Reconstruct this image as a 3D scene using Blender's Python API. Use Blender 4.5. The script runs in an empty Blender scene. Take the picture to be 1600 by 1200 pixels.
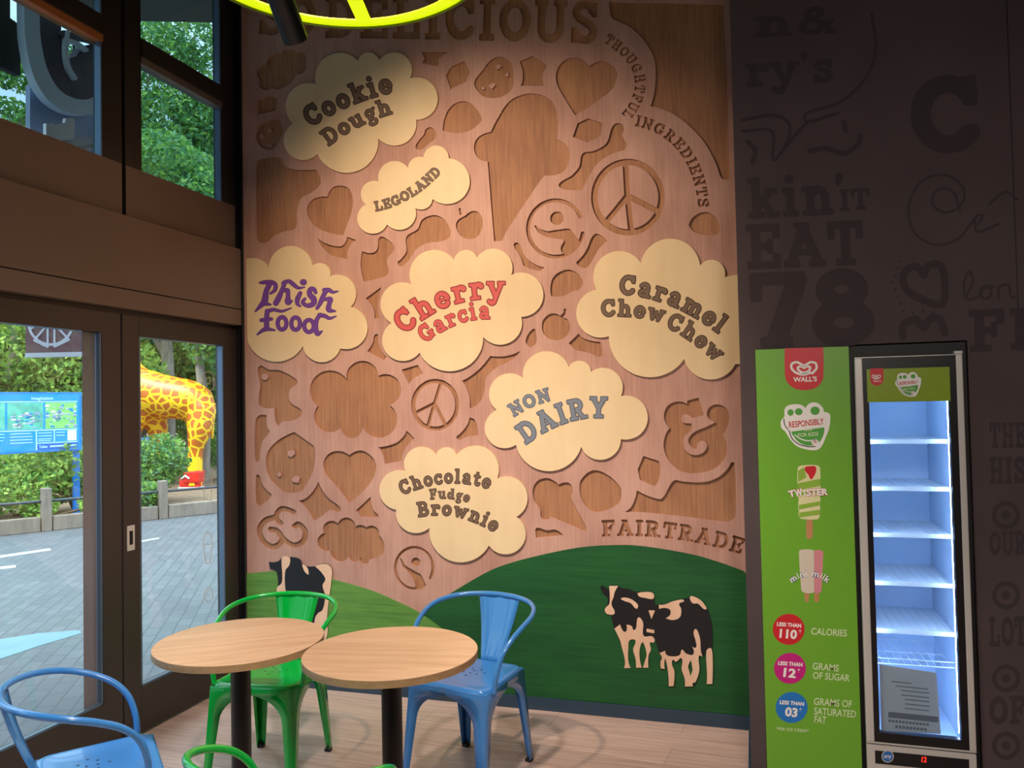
import bpy, bmesh, math, random
import numpy as np
from mathutils import Vector, Matrix
from mathutils.geometry import delaunay_2d_cdt

sc = bpy.context.scene
COL = sc.collection
R = math.radians

# ------------------------------------------------------------------ camera
F_PX = 1232.0
_dy = np.array([375., 27., F_PX]); _dy /= np.linalg.norm(_dy)
_dx = -np.array([-4056., 116., F_PX]); _dx -= _dx.dot(_dy) * _dy; _dx /= np.linalg.norm(_dx)
_dz = np.cross(_dx, _dy)
W = np.array([_dx, _dy, _dz])             # camera axes (right, down, forward) to world
C0 = np.array([2.99046, -4.17700, 1.65])
cam = bpy.data.cameras.new('camera'); camo = bpy.data.objects.new('camera', cam); COL.objects.link(camo)
cam.sensor_width = 36.0; cam.lens = F_PX / 1600 * 36.0; cam.clip_end = 300
camo.matrix_world = Matrix(((W[0, 0], -W[0, 1], -W[0, 2], C0[0]), (W[1, 0], -W[1, 1], -W[1, 2], C0[1]),
                            (W[2, 0], -W[2, 1], -W[2, 2], C0[2]), (0, 0, 0, 1)))
sc.camera = camo
sc.view_settings.view_transform = 'Standard'; sc.view_settings.look = 'None'
sc.view_settings.gamma = 1.0; sc.view_settings.use_curve_mapping = False
sc.view_settings.exposure = 0.2

# ------------------------------------------------------------------ world and lights
wd = bpy.data.worlds.new('sky'); sc.world = wd; wd.use_nodes = True
nt = wd.node_tree; nt.nodes.clear()
wo = nt.nodes.new('ShaderNodeOutputWorld'); bg = nt.nodes.new('ShaderNodeBackground')
tc = nt.nodes.new('ShaderNodeTexCoord'); sp = nt.nodes.new('ShaderNodeSeparateXYZ'); rp = nt.nodes.new('ShaderNodeValToRGB')
nt.links.new(tc.outputs['Generated'], sp.inputs[0]); nt.links.new(sp.outputs['Z'], rp.inputs[0])
rp.color_ramp.elements[0].position = 0.35; rp.color_ramp.elements[0].color = (0.17, 0.235, 0.30, 1)
rp.color_ramp.elements[1].position = 0.8; rp.color_ramp.elements[1].color = (0.80, 0.90, 1.0, 1)
nt.links.new(rp.outputs[0], bg.inputs['Color']); bg.inputs['Strength'].default_value = 5.8
nt.links.new(bg.outputs[0], wo.inputs['Surface'])

def lamp(name, kind, loc, energy, color, aim=None, **kw):
    l = bpy.data.lights.new(name, kind); o = bpy.data.objects.new(name, l); COL.objects.link(o)
    l.energy = energy; l.color = color; o.location = loc
    for k, v in kw.items(): setattr(l, k, v)
    if aim is not None:
        o.rotation_euler = (Vector(aim) - Vector(loc)).to_track_quat('-Z', 'Y').to_euler()
    return o
# soft daylight over the plaza, warm accent spot on the mural, downlight over the tables, weak unseen fill light added over the shop
lamp('sun', 'SUN', (-8, -6, 12), 4.2, (1.0, 0.97, 0.9), aim=(-8, 0.5, 0), angle=R(25))
lamp('mural_spot', 'SPOT', (1.12, -2.1, 3.5), 262, (1.0, 0.74, 0.52), aim=(1.54, 0, 2.03), spot_size=R(86), spot_blend=1.0, shadow_soft_size=0.035)
lamp('table_spot', 'SPOT', (1.9, -2.1, 3.55), 350, (1.0, 0.87, 0.80), aim=(1.5, -1.4, 0.5), spot_size=R(96), spot_blend=0.9, shadow_soft_size=0.12)
lamp('fill_lamp', 'AREA', (3.5, -4.2, 2.8), 55, (1.0, 0.88, 0.80), aim=(3.4, -3.4, 0.0), shape='DISK', size=0.5)

# ------------------------------------------------------------------ pixel rays onto the real planes of the place
def ray(px, py): return W @ np.array([px - 800., py - 600., F_PX])
def onY(px, py, Y=0.0):
    r = ray(px, py); return C0 + r * ((Y - C0[1]) / r[1])
def onX(px, py, X=0.0):
    r = ray(px, py); return C0 + r * ((X - C0[0]) / r[0])
def onZ(px, py, Z=0.0):
    r = ray(px, py); return C0 + r * ((Z - C0[2]) / r[2])
def onD(px, py, d):
    r = ray(px, py); return C0 + r * (d / F_PX)

# ------------------------------------------------------------------ materials
def lin(c):
    if isinstance(c, str): c = tuple(int(c[i:i + 2], 16) / 255 for i in (0, 2, 4))
    return tuple(((v / 12.92) if v <= 0.04045 else ((v + 0.055) / 1.055) ** 2.4) for v in c) + (1.0,)
def mat(name, col, rough=0.5, metal=0.0, spec=0.5, noise=0.0, scale=20.0, bump=0.0, emit=None, emit_s=0.0, coat=0.0, stretch=(1, 1, 1)):
    m = bpy.data.materials.new(name); m.use_nodes = True; t = m.node_tree; b = t.nodes['Principled BSDF']
    c = lin(col); b.inputs['Base Color'].default_value = c
    b.inputs['Roughness'].default_value = rough; b.inputs['Metallic'].default_value = metal
    b.inputs['Specular IOR Level'].default_value = spec; b.inputs['Coat Weight'].default_value = coat
    if emit: b.inputs['Emission Color'].default_value = lin(emit); b.inputs['Emission Strength'].default_value = emit_s
    if noise or bump:
        tx = t.nodes.new('ShaderNodeTexCoord'); mp = t.nodes.new('ShaderNodeMapping'); n = t.nodes.new('ShaderNodeTexNoise')
        mp.inputs['Scale'].default_value = stretch
        t.links.new(tx.outputs['Object'], mp.inputs[0]); t.links.new(mp.outputs[0], n.inputs['Vector'])
        n.inputs['Scale'].default_value = scale; n.inputs['Detail'].default_value = 5
        if noise:
            r = t.nodes.new('ShaderNodeValToRGB'); t.links.new(n.outputs[0], r.inputs[0])
            r.color_ramp.elements[0].position = 0.3; r.color_ramp.elements[1].position = 0.7
            r.color_ramp.elements[0].color = tuple(v * (1 - noise) for v in c[:3]) + (1,)
            r.color_ramp.elements[1].color = tuple(min(1, v * (1 + noise)) for v in c[:3]) + (1,)
            t.links.new(r.outputs[0], b.inputs['Base Color'])
        if bump:
            bp = t.nodes.new('ShaderNodeBump'); bp.inputs['Strength'].default_value = bump; bp.inputs['Distance'].default_value = 0.01
            t.links.new(n.outputs[0], bp.inputs['Height']); t.links.new(bp.outputs[0], b.inputs['Normal'])
    return m
def wood(name, dark, light, grain=(60, 60, 2.2), blotch=(3, 3, 1.2), rough=0.55, mix=0.45, planks=None, bump=0.08):
    """two-tone wood: fine grain stretched along one axis over broad blotches, optional plank joints"""
    m = bpy.data.materials.new(name); m.use_nodes = True; t = m.node_tree; b = t.nodes['Principled BSDF']
    b.inputs['Roughness'].default_value = rough; b.inputs['Specular IOR Level'].default_value = 0.35
    N = t.nodes.new; L = t.links.new
    tx = N('ShaderNodeTexCoord')
    def nz(s, det):
        mp = N('ShaderNodeMapping'); mp.inputs['Scale'].default_value = s; n = N('ShaderNodeTexNoise')
        n.inputs['Scale'].default_value = 1.0; n.inputs['Detail'].default_value = det; n.inputs['Roughness'].default_value = 0.62
        L(tx.outputs['Object'], mp.inputs[0]); L(mp.outputs[0], n.inputs['Vector']); return n, mp
    g, gm = nz(grain, 5); q, qm = nz(blotch, 3)
    mx = N('ShaderNodeMix'); mx.data_type = 'FLOAT'; mx.inputs[0].default_value = mix
    L(g.outputs[0], mx.inputs[2]); L(q.outputs[0], mx.inputs[3])
    r = N('ShaderNodeValToRGB'); L(mx.outputs[0], r.inputs[0])
    r.color_ramp.elements[0].position = 0.36; r.color_ramp.elements[0].color = lin(dark)
    r.color_ramp.elements[1].position = 0.62; r.color_ramp.elements[1].color = lin(light)
    out = r.outputs[0]
    if planks:
        br = N('ShaderNodeTexBrick'); mp2 = N('ShaderNodeMapping'); mp2.inputs['Rotation'].default_value = (0, 0, planks[2])
        L(tx.outputs['Object'], mp2.inputs[0]); L(mp2.outputs[0], br.inputs['Vector'])
        br.inputs['Scale'].default_value = 1.0; br.inputs['Brick Width'].default_value = planks[0]; br.inputs['Row Height'].default_value = planks[1]
        br.inputs['Mortar Size'].default_value = 0.0015; br.inputs['Color1'].default_value = (1, 1, 1, 1); br.inputs['Color2'].default_value = (0.84, 0.84, 0.84, 1)
        br.inputs['Mortar'].default_value = (0.55, 0.5, 0.48, 1)
        mm = N('ShaderNodeMix'); mm.data_type = 'RGBA'; mm.blend_type = 'MULTIPLY'; mm.inputs[0].default_value = 1.0
        L(out, mm.inputs[6]); L(br.outputs[0], mm.inputs[7]); out = mm.outputs[2]
        for k in (gm, qm): k.inputs['Rotation'].default_value = (0, 0, planks[2])
    L(out, b.inputs['Base Color'])
    bp = N('ShaderNodeBump'); bp.inputs['Strength'].default_value = bump; bp.inputs['Distance'].default_value = 0.002
    L(g.outputs[0], bp.inputs['Height']); L(bp.outputs[0], b.inputs['Normal'])
    return m
def glass(name, tint=(0.93, 0.97, 0.98), refl=1.0):
    m = bpy.data.materials.new(name); m.use_nodes = True; t = m.node_tree; t.nodes.clear()
    o = t.nodes.new('ShaderNodeOutputMaterial'); mx = t.nodes.new('ShaderNodeMixShader')
    tr = t.nodes.new('ShaderNodeBsdfTransparent'); gl = t.nodes.new('ShaderNodeBsdfGlossy'); lw = t.nodes.new('ShaderNodeLayerWeight')
    pw = t.nodes.new('ShaderNodeMath'); fr = t.nodes.new('ShaderNodeMath')
    lw.inputs[0].default_value = 0.5; pw.operation = 'POWER'; pw.inputs[1].default_value = 5.0; t.links.new(lw.outputs['Facing'], pw.inputs[0])
    fr.operation = 'MULTIPLY_ADD'; t.links.new(pw.outputs[0], fr.inputs[0]); fr.inputs[1].default_value = 0.85; fr.inputs[2].default_value = 0.035
    tr.inputs[0].default_value = tint + (1,); gl.inputs['Roughness'].default_value = 0.0
    gl.inputs[0].default_value = (refl, refl, refl, 1)
    t.links.new(fr.outputs[0], mx.inputs[0]); t.links.new(tr.outputs[0], mx.inputs[1]); t.links.new(gl.outputs[0], mx.inputs[2])
    t.links.new(mx.outputs[0], o.inputs[0]); return m

# ------------------------------------------------------------------ object helpers
def tag(o, label=None, cat=None, group=None, kind=None):
    if label: o['label'] = label
    if cat: o['category'] = cat
    if group: o['group'] = group
    if kind: o['kind'] = kind
    return o
def empty(name, loc, rz=0.0, label=None, cat=None, group=None):
    o = bpy.data.objects.new(name, None); COL.objects.link(o); o.location = loc; o.rotation_euler = (0, 0, rz)
    o.empty_display_size = 0.1
    return tag(o, label, cat, group)
def copy_tree(o, parent=None):
    c = o.copy(); COL.objects.link(c)
    if parent is not None:
        c.parent = parent
    for ch in list(o.children): copy_tree(ch, c)
    return c

class MB:
    """collects shapes into ONE mesh"""
    def __init__(s): s.v = []; s.f = []; s.mi = []; s.sm = []
    def add(s, vs, fs, mi=0, smooth=False):
        b = len(s.v); s.v += [tuple(map(float, p)) for p in vs]
        for f in fs: s.f.append(tuple(b + i for i in f)); s.mi.append(mi); s.sm.append(smooth)
    def box(s, x0, x1, y0, y1, z0, z1, mi=0, bev=0.0, M=None):
        bm = bmesh.new(); bmesh.ops.create_cube(bm, size=1.0)
        bmesh.ops.scale(bm, vec=(abs(x1 - x0), abs(y1 - y0), abs(z1 - z0)), verts=bm.verts)
        bmesh.ops.translate(bm, vec=((x0 + x1) / 2, (y0 + y1) / 2, (z0 + z1) / 2), verts=bm.verts)
        if bev: bmesh.ops.bevel(bm, geom=list(bm.edges), offset=bev, segments=2, affect='EDGES', profile=0.6)
        if M is not None: bmesh.ops.transform(bm, matrix=M, verts=bm.verts)
        bm.verts.index_update()
        s.add([v.co for v in bm.verts], [[v.index for v in f.verts] for f in bm.faces], mi); bm.free()
    def tube(s, pts, r, n=10, mi=0, closed=False, caps=True):
        P = [np.array(p, float) for p in pts]; m = len(P); rr = r if hasattr(r, '__len__') else [r] * m
        vs = []; up = None
        for i in range(m):
            a = P[(i - 1) % m] if (closed or i > 0) else P[i]; b = P[(i + 1) % m] if (closed or i < m - 1) else P[i]
            t = b - a; t /= (np.linalg.norm(t) + 1e-12)
            if up is None:
                up = np.array([0, 0, 1.]) if abs(t[2]) < 0.9 else np.array([1., 0, 0])
            up = up - up.dot(t) * t; up /= np.linalg.norm(up); sd = np.cross(t, up)
            for k in range(n):
                a_ = 2 * math.pi * k / n; vs.append(P[i] + rr[i] * (math.cos(a_) * up + math.sin(a_) * sd))
        fs = []
        for i in range(m if closed else m - 1):
            j = (i + 1) % m
            for k in range(n): fs.append((i * n + k, j * n + k, j * n + (k + 1) % n, i * n + (k + 1) % n))
        s.add(vs, fs, mi, True)
        if caps and not closed:
            s.add(vs[:n], [tuple(range(n))], mi); s.add(vs[-n:], [tuple(range(n))[::-1]], mi)
    def lathe(s, prof, c=(0, 0, 0), n=40, mi=0, smooth=True):
        vs = []; m = len(prof)
        for (r_, z) in prof:
            for k in range(n):
                a = 2 * math.pi * k / n; vs.append((c[0] + r_ * math.cos(a), c[1] + r_ * math.sin(a), c[2] + z))
        fs = [(i * n + k, i * n + (k + 1) % n, (i + 1) * n + (k + 1) % n, (i + 1) * n + k) for i in range(m - 1) for k in range(n)]
        s.add(vs, fs, mi, smooth); s.add(vs[:n], [tuple(range(n))[::-1]], mi); s.add(vs[-n:], [tuple(range(n))], mi)
    def build(s, name, mats, parent=None, loc=None):
        me = bpy.data.meshes.new(name); me.from_pydata(s.v, [], s.f)
        for m in (mats if isinstance(mats, (list, tuple)) else [mats]): me.materials.append(m)
        me.polygons.foreach_set('material_index', s.mi); me.polygons.foreach_set('use_smooth', s.sm); me.update()
        o = bpy.data.objects.new(name, me); COL.objects.link(o)
        if parent is not None: o.parent = parent
        if loc is not None: o.location = loc
        return o
def bx(name, m, x0, x1, y0, y1, z0, z1, parent=None, bev=0.0):
    b = MB(); b.box(x0, x1, y0, y1, z0, z1, bev=bev); return b.build(name, m, parent)

# ------------------------------------------------------------------ outlines
def catmull(pts, seg=6):
    """pts: list of (x,y,corner); closed; smooth between corners"""
    n = len(pts); out = []
    for i in range(n):
        p1 = pts[i]; p2 = pts[(i + 1) % n]
        p0 = pts[(i - 1) % n] if not p1[2] else None; p3 = pts[(i + 2) % n] if not p2[2] else None
        a1 = np.array(p1[:2]); a2 = np.array(p2[:2])
        a0 = np.array(p0[:2]) if p0 is not None else None; a3 = np.array(p3[:2]) if p3 is not None else None
        out.append(a1)
        if p1[2] and p2[2]: continue
        L = np.linalg.norm(a2 - a1)
        def tan(a, b, c):
            d = c - a; return d / (np.linalg.norm(d) + 1e-9)
        m1 = tan(a0, a1, a2) * L if a0 is not None else None
        m2 = tan(a1, a2, a3) * L if a3 is not None else None
        if m1 is None: m1 = 2 * (a2 - a1) - m2 if m2 is not None else a2 - a1; m1 = m1 / (np.linalg.norm(m1) + 1e-9) * L
        if m2 is None: m2 = 2 * (a2 - a1) - m1; m2 = m2 / (np.linalg.norm(m2) + 1e-9) * L
        for k in range(1, seg):
            t = k / seg; t2 = t * t; t3 = t2 * t
            out.append((2 * t3 - 3 * t2 + 1) * a1 + (t3 - 2 * t2 + t) * m1 + (-2 * t3 + 3 * t2) * a2 + (t3 - t2) * m2)
    return np.array(out)
TAGS = {'P': (0, 0, 1), 'R2': (380, 0, .25), 'R3': (760, 0, .25), 'R6': (380, 280, .25), 'R7': (760, 280, .25), 'R12': (380, 560, .25),
        'R13': (760, 560, .25), 'A': (540, 200, .15), 'B': (580, 370, .175), 'Cz': (740, 540, .175), 'D': (580, 690, .1625), 'E': (890, 365, .175),
        'F': (380, 775, .2), 'G': (900, 890, .15), 'H': (640, 60, .2), 'K': (380, 390, .125), 'R16': (380, 840, .3), 'R17': (760, 840, .2625)}
def topx(tagname, a):
    ox, oy, s = TAGS[tagname]; a = np.asarray(a, float); return a[..., :2] * s + np.array([ox, oy])
def S(tagname, text, seg=6):
    pts = []
    for w in text.split():
        c = w.endswith('!'); x, y = w.rstrip('!').split(',')
        p = topx(tagname, (float(x), float(y))); pts.append((p[0], p[1], c))
    return catmull(pts, seg)
def arc3(a, b, c, n=22):
    ax, ay = a; bx_, by = b; cx, cy = c
    d = 2 * (ax * (by - cy) + bx_ * (cy - ay) + cx * (ay - by))
    if abs(d) < 1e-6: return [a, b]
    ux = ((ax**2 + ay**2) * (by - cy) + (bx_**2 + by**2) * (cy - ay) + (cx**2 + cy**2) * (ay - by)) / d
    uy = ((ax**2 + ay**2) * (cx - bx_) + (bx_**2 + by**2) * (ax - cx) + (cx**2 + cy**2) * (bx_ - ax)) / d
    r = math.hypot(ax - ux, ay - uy); t0 = math.atan2(ay - uy, ax - ux); t1 = math.atan2(by - uy, bx_ - ux); t2 = math.atan2(cy - uy, cx - ux)
    def norm(t): return (t - t0) % (2 * math.pi)
    if norm(t1) < norm(t2): sweep = norm(t2)
    else: sweep = norm(t2) - 2 * math.pi
    return [(ux + r * math.cos(t0 + sweep * k / n), uy + r * math.sin(t0 + sweep * k / n)) for k in range(n)]
def CL(tagname, text):
    """cloud outline: cusp apex cusp apex ...; '-' apex means a straight edge"""
    w = text.split(); out = []
    P = [None if q == '-' else tuple(topx(tagname, tuple(map(float, q.split(','))))) for q in w]
    n = len(P)
    for i in range(0, n, 2):
        a, b, c = P[i], P[i + 1], P[(i + 2) % n]
        out += [a] if b is None else arc3(a, b, c)
    return np.array(out)
def circ(cx, cy, rx, ry=None, n=56):
    ry = rx if ry is None else ry
    return np.array([(cx + rx * math.cos(2 * math.pi * k / n), cy + ry * math.sin(2 * math.pi * k / n)) for k in range(n)])

# signed-distance drawing of letters and strokes -> outlines by marching squares
class SDF:
    def __init__(s, x0, y0, x1, y1, h):
        s.x0, s.y0, s.h = x0, y0, h
        s.X, s.Y = np.meshgrid(np.arange(x0, x1 + h, h), np.arange(y0, y1 + h, h)); s.d = np.full(s.X.shape, 1e3)
    def _u(s, d): s.d = np.minimum(s.d, d)
    def seg(s, x0, y0, r0, x1, y1, r1):
        dx, dy = x1 - x0, y1 - y0; L2 = dx * dx + dy * dy + 1e-12
        t = np.clip(((s.X - x0) * dx + (s.Y - y0) * dy) / L2, 0, 1)
        s._u(np.hypot(s.X - x0 - t * dx, s.Y - y0 - t * dy) - (r0 + (r1 - r0) * t))
    def box(s, x0, y0, x1, y1, rd=0.02):
        cx, cy = (x0 + x1) / 2, (y0 + y1) / 2
        qx = np.abs(s.X - cx) - (abs(x1 - x0) / 2 - rd); qy = np.abs(s.Y - cy) - (abs(y1 - y0) / 2 - rd)
        s._u(np.hypot(np.maximum(qx, 0), np.maximum(qy, 0)) + np.minimum(np.maximum(qx, qy), 0) - rd)
    def poly(s, pts, r):
        rr = r if hasattr(r, '__len__') else [r] * len(pts)
        for i in range(len(pts) - 1): s.seg(pts[i][0], pts[i][1], rr[i], pts[i + 1][0], pts[i + 1][1], rr[i + 1])
    def arc(s, cx, cy, rx, ry, a0, a1, r, n=28):
        s.poly([(cx + rx * math.cos(R(a0 + (a1 - a0) * k / n)), cy + ry * math.sin(R(a0 + (a1 - a0) * k / n))) for k in range(n + 1)], r)
    def loops(s, level=0.0, tol=None):
        f = s.d - level; ins = f < 0; ny, nx = f.shape
        f = np.where(np.abs(f) < 1e-9, 1e-9, f)
        code = ins[:-1, :-1] * 1 + ins[:-1, 1:] * 2 + ins[1:, 1:] * 4 + ins[1:, :-1] * 8
        T = {1: [(3, 0)], 2: [(0, 1)], 3: [(3, 1)], 4: [(1, 2)], 5: [(3, 2), (1, 0)], 6: [(0, 2)], 7: [(3, 2)], 8: [(2, 3)], 9: [(2, 0)],
             10: [(0, 3), (2, 1)], 11: [(2, 1)], 12: [(1, 3)], 13: [(1, 0)], 14: [(0, 3)]}
        nxt = {}; pos = {}
        def eid(i, j, e):
            if e == 0: k = ('h', i, j); a, b = (i, j), (i, j + 1)
            elif e == 1: k = ('v', i, j + 1); a, b = (i, j + 1), (i + 1, j + 1)
            elif e == 2: k = ('h', i + 1, j); a, b = (i + 1, j), (i + 1, j + 1)
            else: k = ('v', i, j); a, b = (i, j), (i + 1, j)
            if k not in pos:
                fa, fb = f[a], f[b]; t = fa / (fa - fb)
                pos[k] = (s.x0 + s.h * (a[1] + (b[1] - a[1]) * t), s.y0 + s.h * (a[0] + (b[0] - a[0]) * t))
            return k
        for i, j in zip(*np.nonzero((code > 0) & (code < 15))):
            for (p, q) in T[int(code[i, j])]: nxt[eid(i, j, p)] = eid(i, j, q)
        out = []
        while nxt:
            k0, k = next(iter(nxt.items())); lp = [pos[k0]]; del nxt[k0]
            while k != k0 and k in nxt: lp.append(pos[k]); k2 = nxt.pop(k); k = k2
            if len(lp) > 5: out.append(rdp(np.array(lp), s.h * 0.12 if tol is None else tol))
        return [l for l in out if len(l) >= 3]
def rdp(P, tol):
    """closed outline simplified"""
    n = len(P); k = int(np.argmax(np.hypot(*(P - P[0]).T)))
    def run(a):
        keep = np.zeros(len(a), bool); keep[0] = keep[-1] = True; st = [(0, len(a) - 1)]
        while st:
            i, j = st.pop()
            if j - i < 2: continue
            d = a[j] - a[i]; L = np.hypot(*d) + 1e-12; q = a[i + 1:j] - a[i]
            e = np.abs(q[:, 0] * d[1] - q[:, 1] * d[0]) / L; m = int(np.argmax(e))
            if e[m] > tol: keep[i + 1 + m] = True; st += [(i, i + 1 + m), (i + 1 + m, j)]
        return a[keep]
    A = run(P[:k + 1]); B = run(np.vstack([P[k:], P[:1]])); return np.vstack([A[:-1], B[:-1]])

def fill(loops):
    vs = []; es = []
    for l in loops:
        b = len(vs); n = len(l); vs += [Vector((float(p[0]), float(p[1]))) for p in l]; es += [(b + i, b + (i + 1) % n) for i in range(n)]
    v, e, f, _, _, _ = delaunay_2d_cdt(vs, es, [], 1, 1e-7)
    V = np.array([(p.x, p.y) for p in v]); T = np.array([tuple(q) for q in f])
    c = V[T].mean(axis=1); odd = np.zeros(len(T), int)          # keep triangles inside an odd number of outlines
    for l in loops:
        x0, y0 = l[:, 0], l[:, 1]; x1, y1 = np.roll(x0, -1), np.roll(y0, -1)
        k = np.nonzero((c[:, 0] >= x0.min()) & (c[:, 0] <= x0.max()) & (c[:, 1] >= y0.min()) & (c[:, 1] <= y0.max()))[0]
        if not len(k): continue
        cx, cy = c[k, 0][:, None], c[k, 1][:, None]
        cr = ((y0 > cy) != (y1 > cy)) & (cx < (x1 - x0) * (cy - y0) / np.where(y1 == y0, 1e-12, y1 - y0) + x0)
        odd[k] += cr.sum(axis=1)
    return [tuple(p) for p in V], [tuple(int(a) for a in q) for q in T[odd % 2 == 1]]
def slab_into(mb, loops, lift, depth, mi=0):
    """loops in plane coords -> front face + side walls; lift(u,v,d) gives the 3D point d behind the front"""
    v, f = fill(loops)
    cnt = {}
    ff = []
    for q in f:
        a = sum(v[q[i]][0] * v[q[(i + 1) % len(q)]][1] - v[q[(i + 1) % len(q)]][0] * v[q[i]][1] for i in range(len(q)))
        if a < 0: q = q[::-1]
        ff.append(q)
        for i in range(len(q)):
            cnt[(q[i], q[(i + 1) % len(q)])] = 1
    n = len(v); vs = [lift(p[0], p[1], 0.0) for p in v]; fs = list(ff)
    if depth:
        vs += [lift(p[0], p[1], depth) for p in v]
        for (a, b) in list(cnt):
            if (b, a) not in cnt: fs.append((a, n + a, n + b, b))
        fs += [tuple(n + i for i in q[::-1]) for q in ff]
    mb.add(vs, fs, mi)
def wallY(y0):      # plane facing -Y, coords (X,Z); front at y0, depth goes +Y
    return lambda u, v, d: (u, y0 + d, v)
def toY(l, Y): return np.array([onY(p[0], p[1], Y)[[0, 2]] for p in l])
def slabY(name, pxloops, Y, depth, m, parent=None, mb=None, mi=0):
    """outline seen at photo pixels on the plane y=Y, built as a slab with that front"""
    b = mb or MB(); slab_into(b, [toY(l, Y) for l in pxloops], wallY(Y), depth, mi)
    return b.build(name, m, parent) if mb is None else None
def catpath(pts, seg=8):
    P = [np.array(p, float) for p in pts]; P = [2 * P[0] - P[1]] + P + [2 * P[-1] - P[-2]]; out = []
    for i in range(1, len(P) - 2):
        for k in range(seg):
            t = k / seg; a, b, c, d = P[i - 1:i + 3]
            out.append(0.5 * (2 * b + (c - a) * t + (2 * a - 5 * b + 4 * c - d) * t * t + (3 * b - a - 3 * c + d) * t**3))
    out.append(P[-2]); return out

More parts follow.
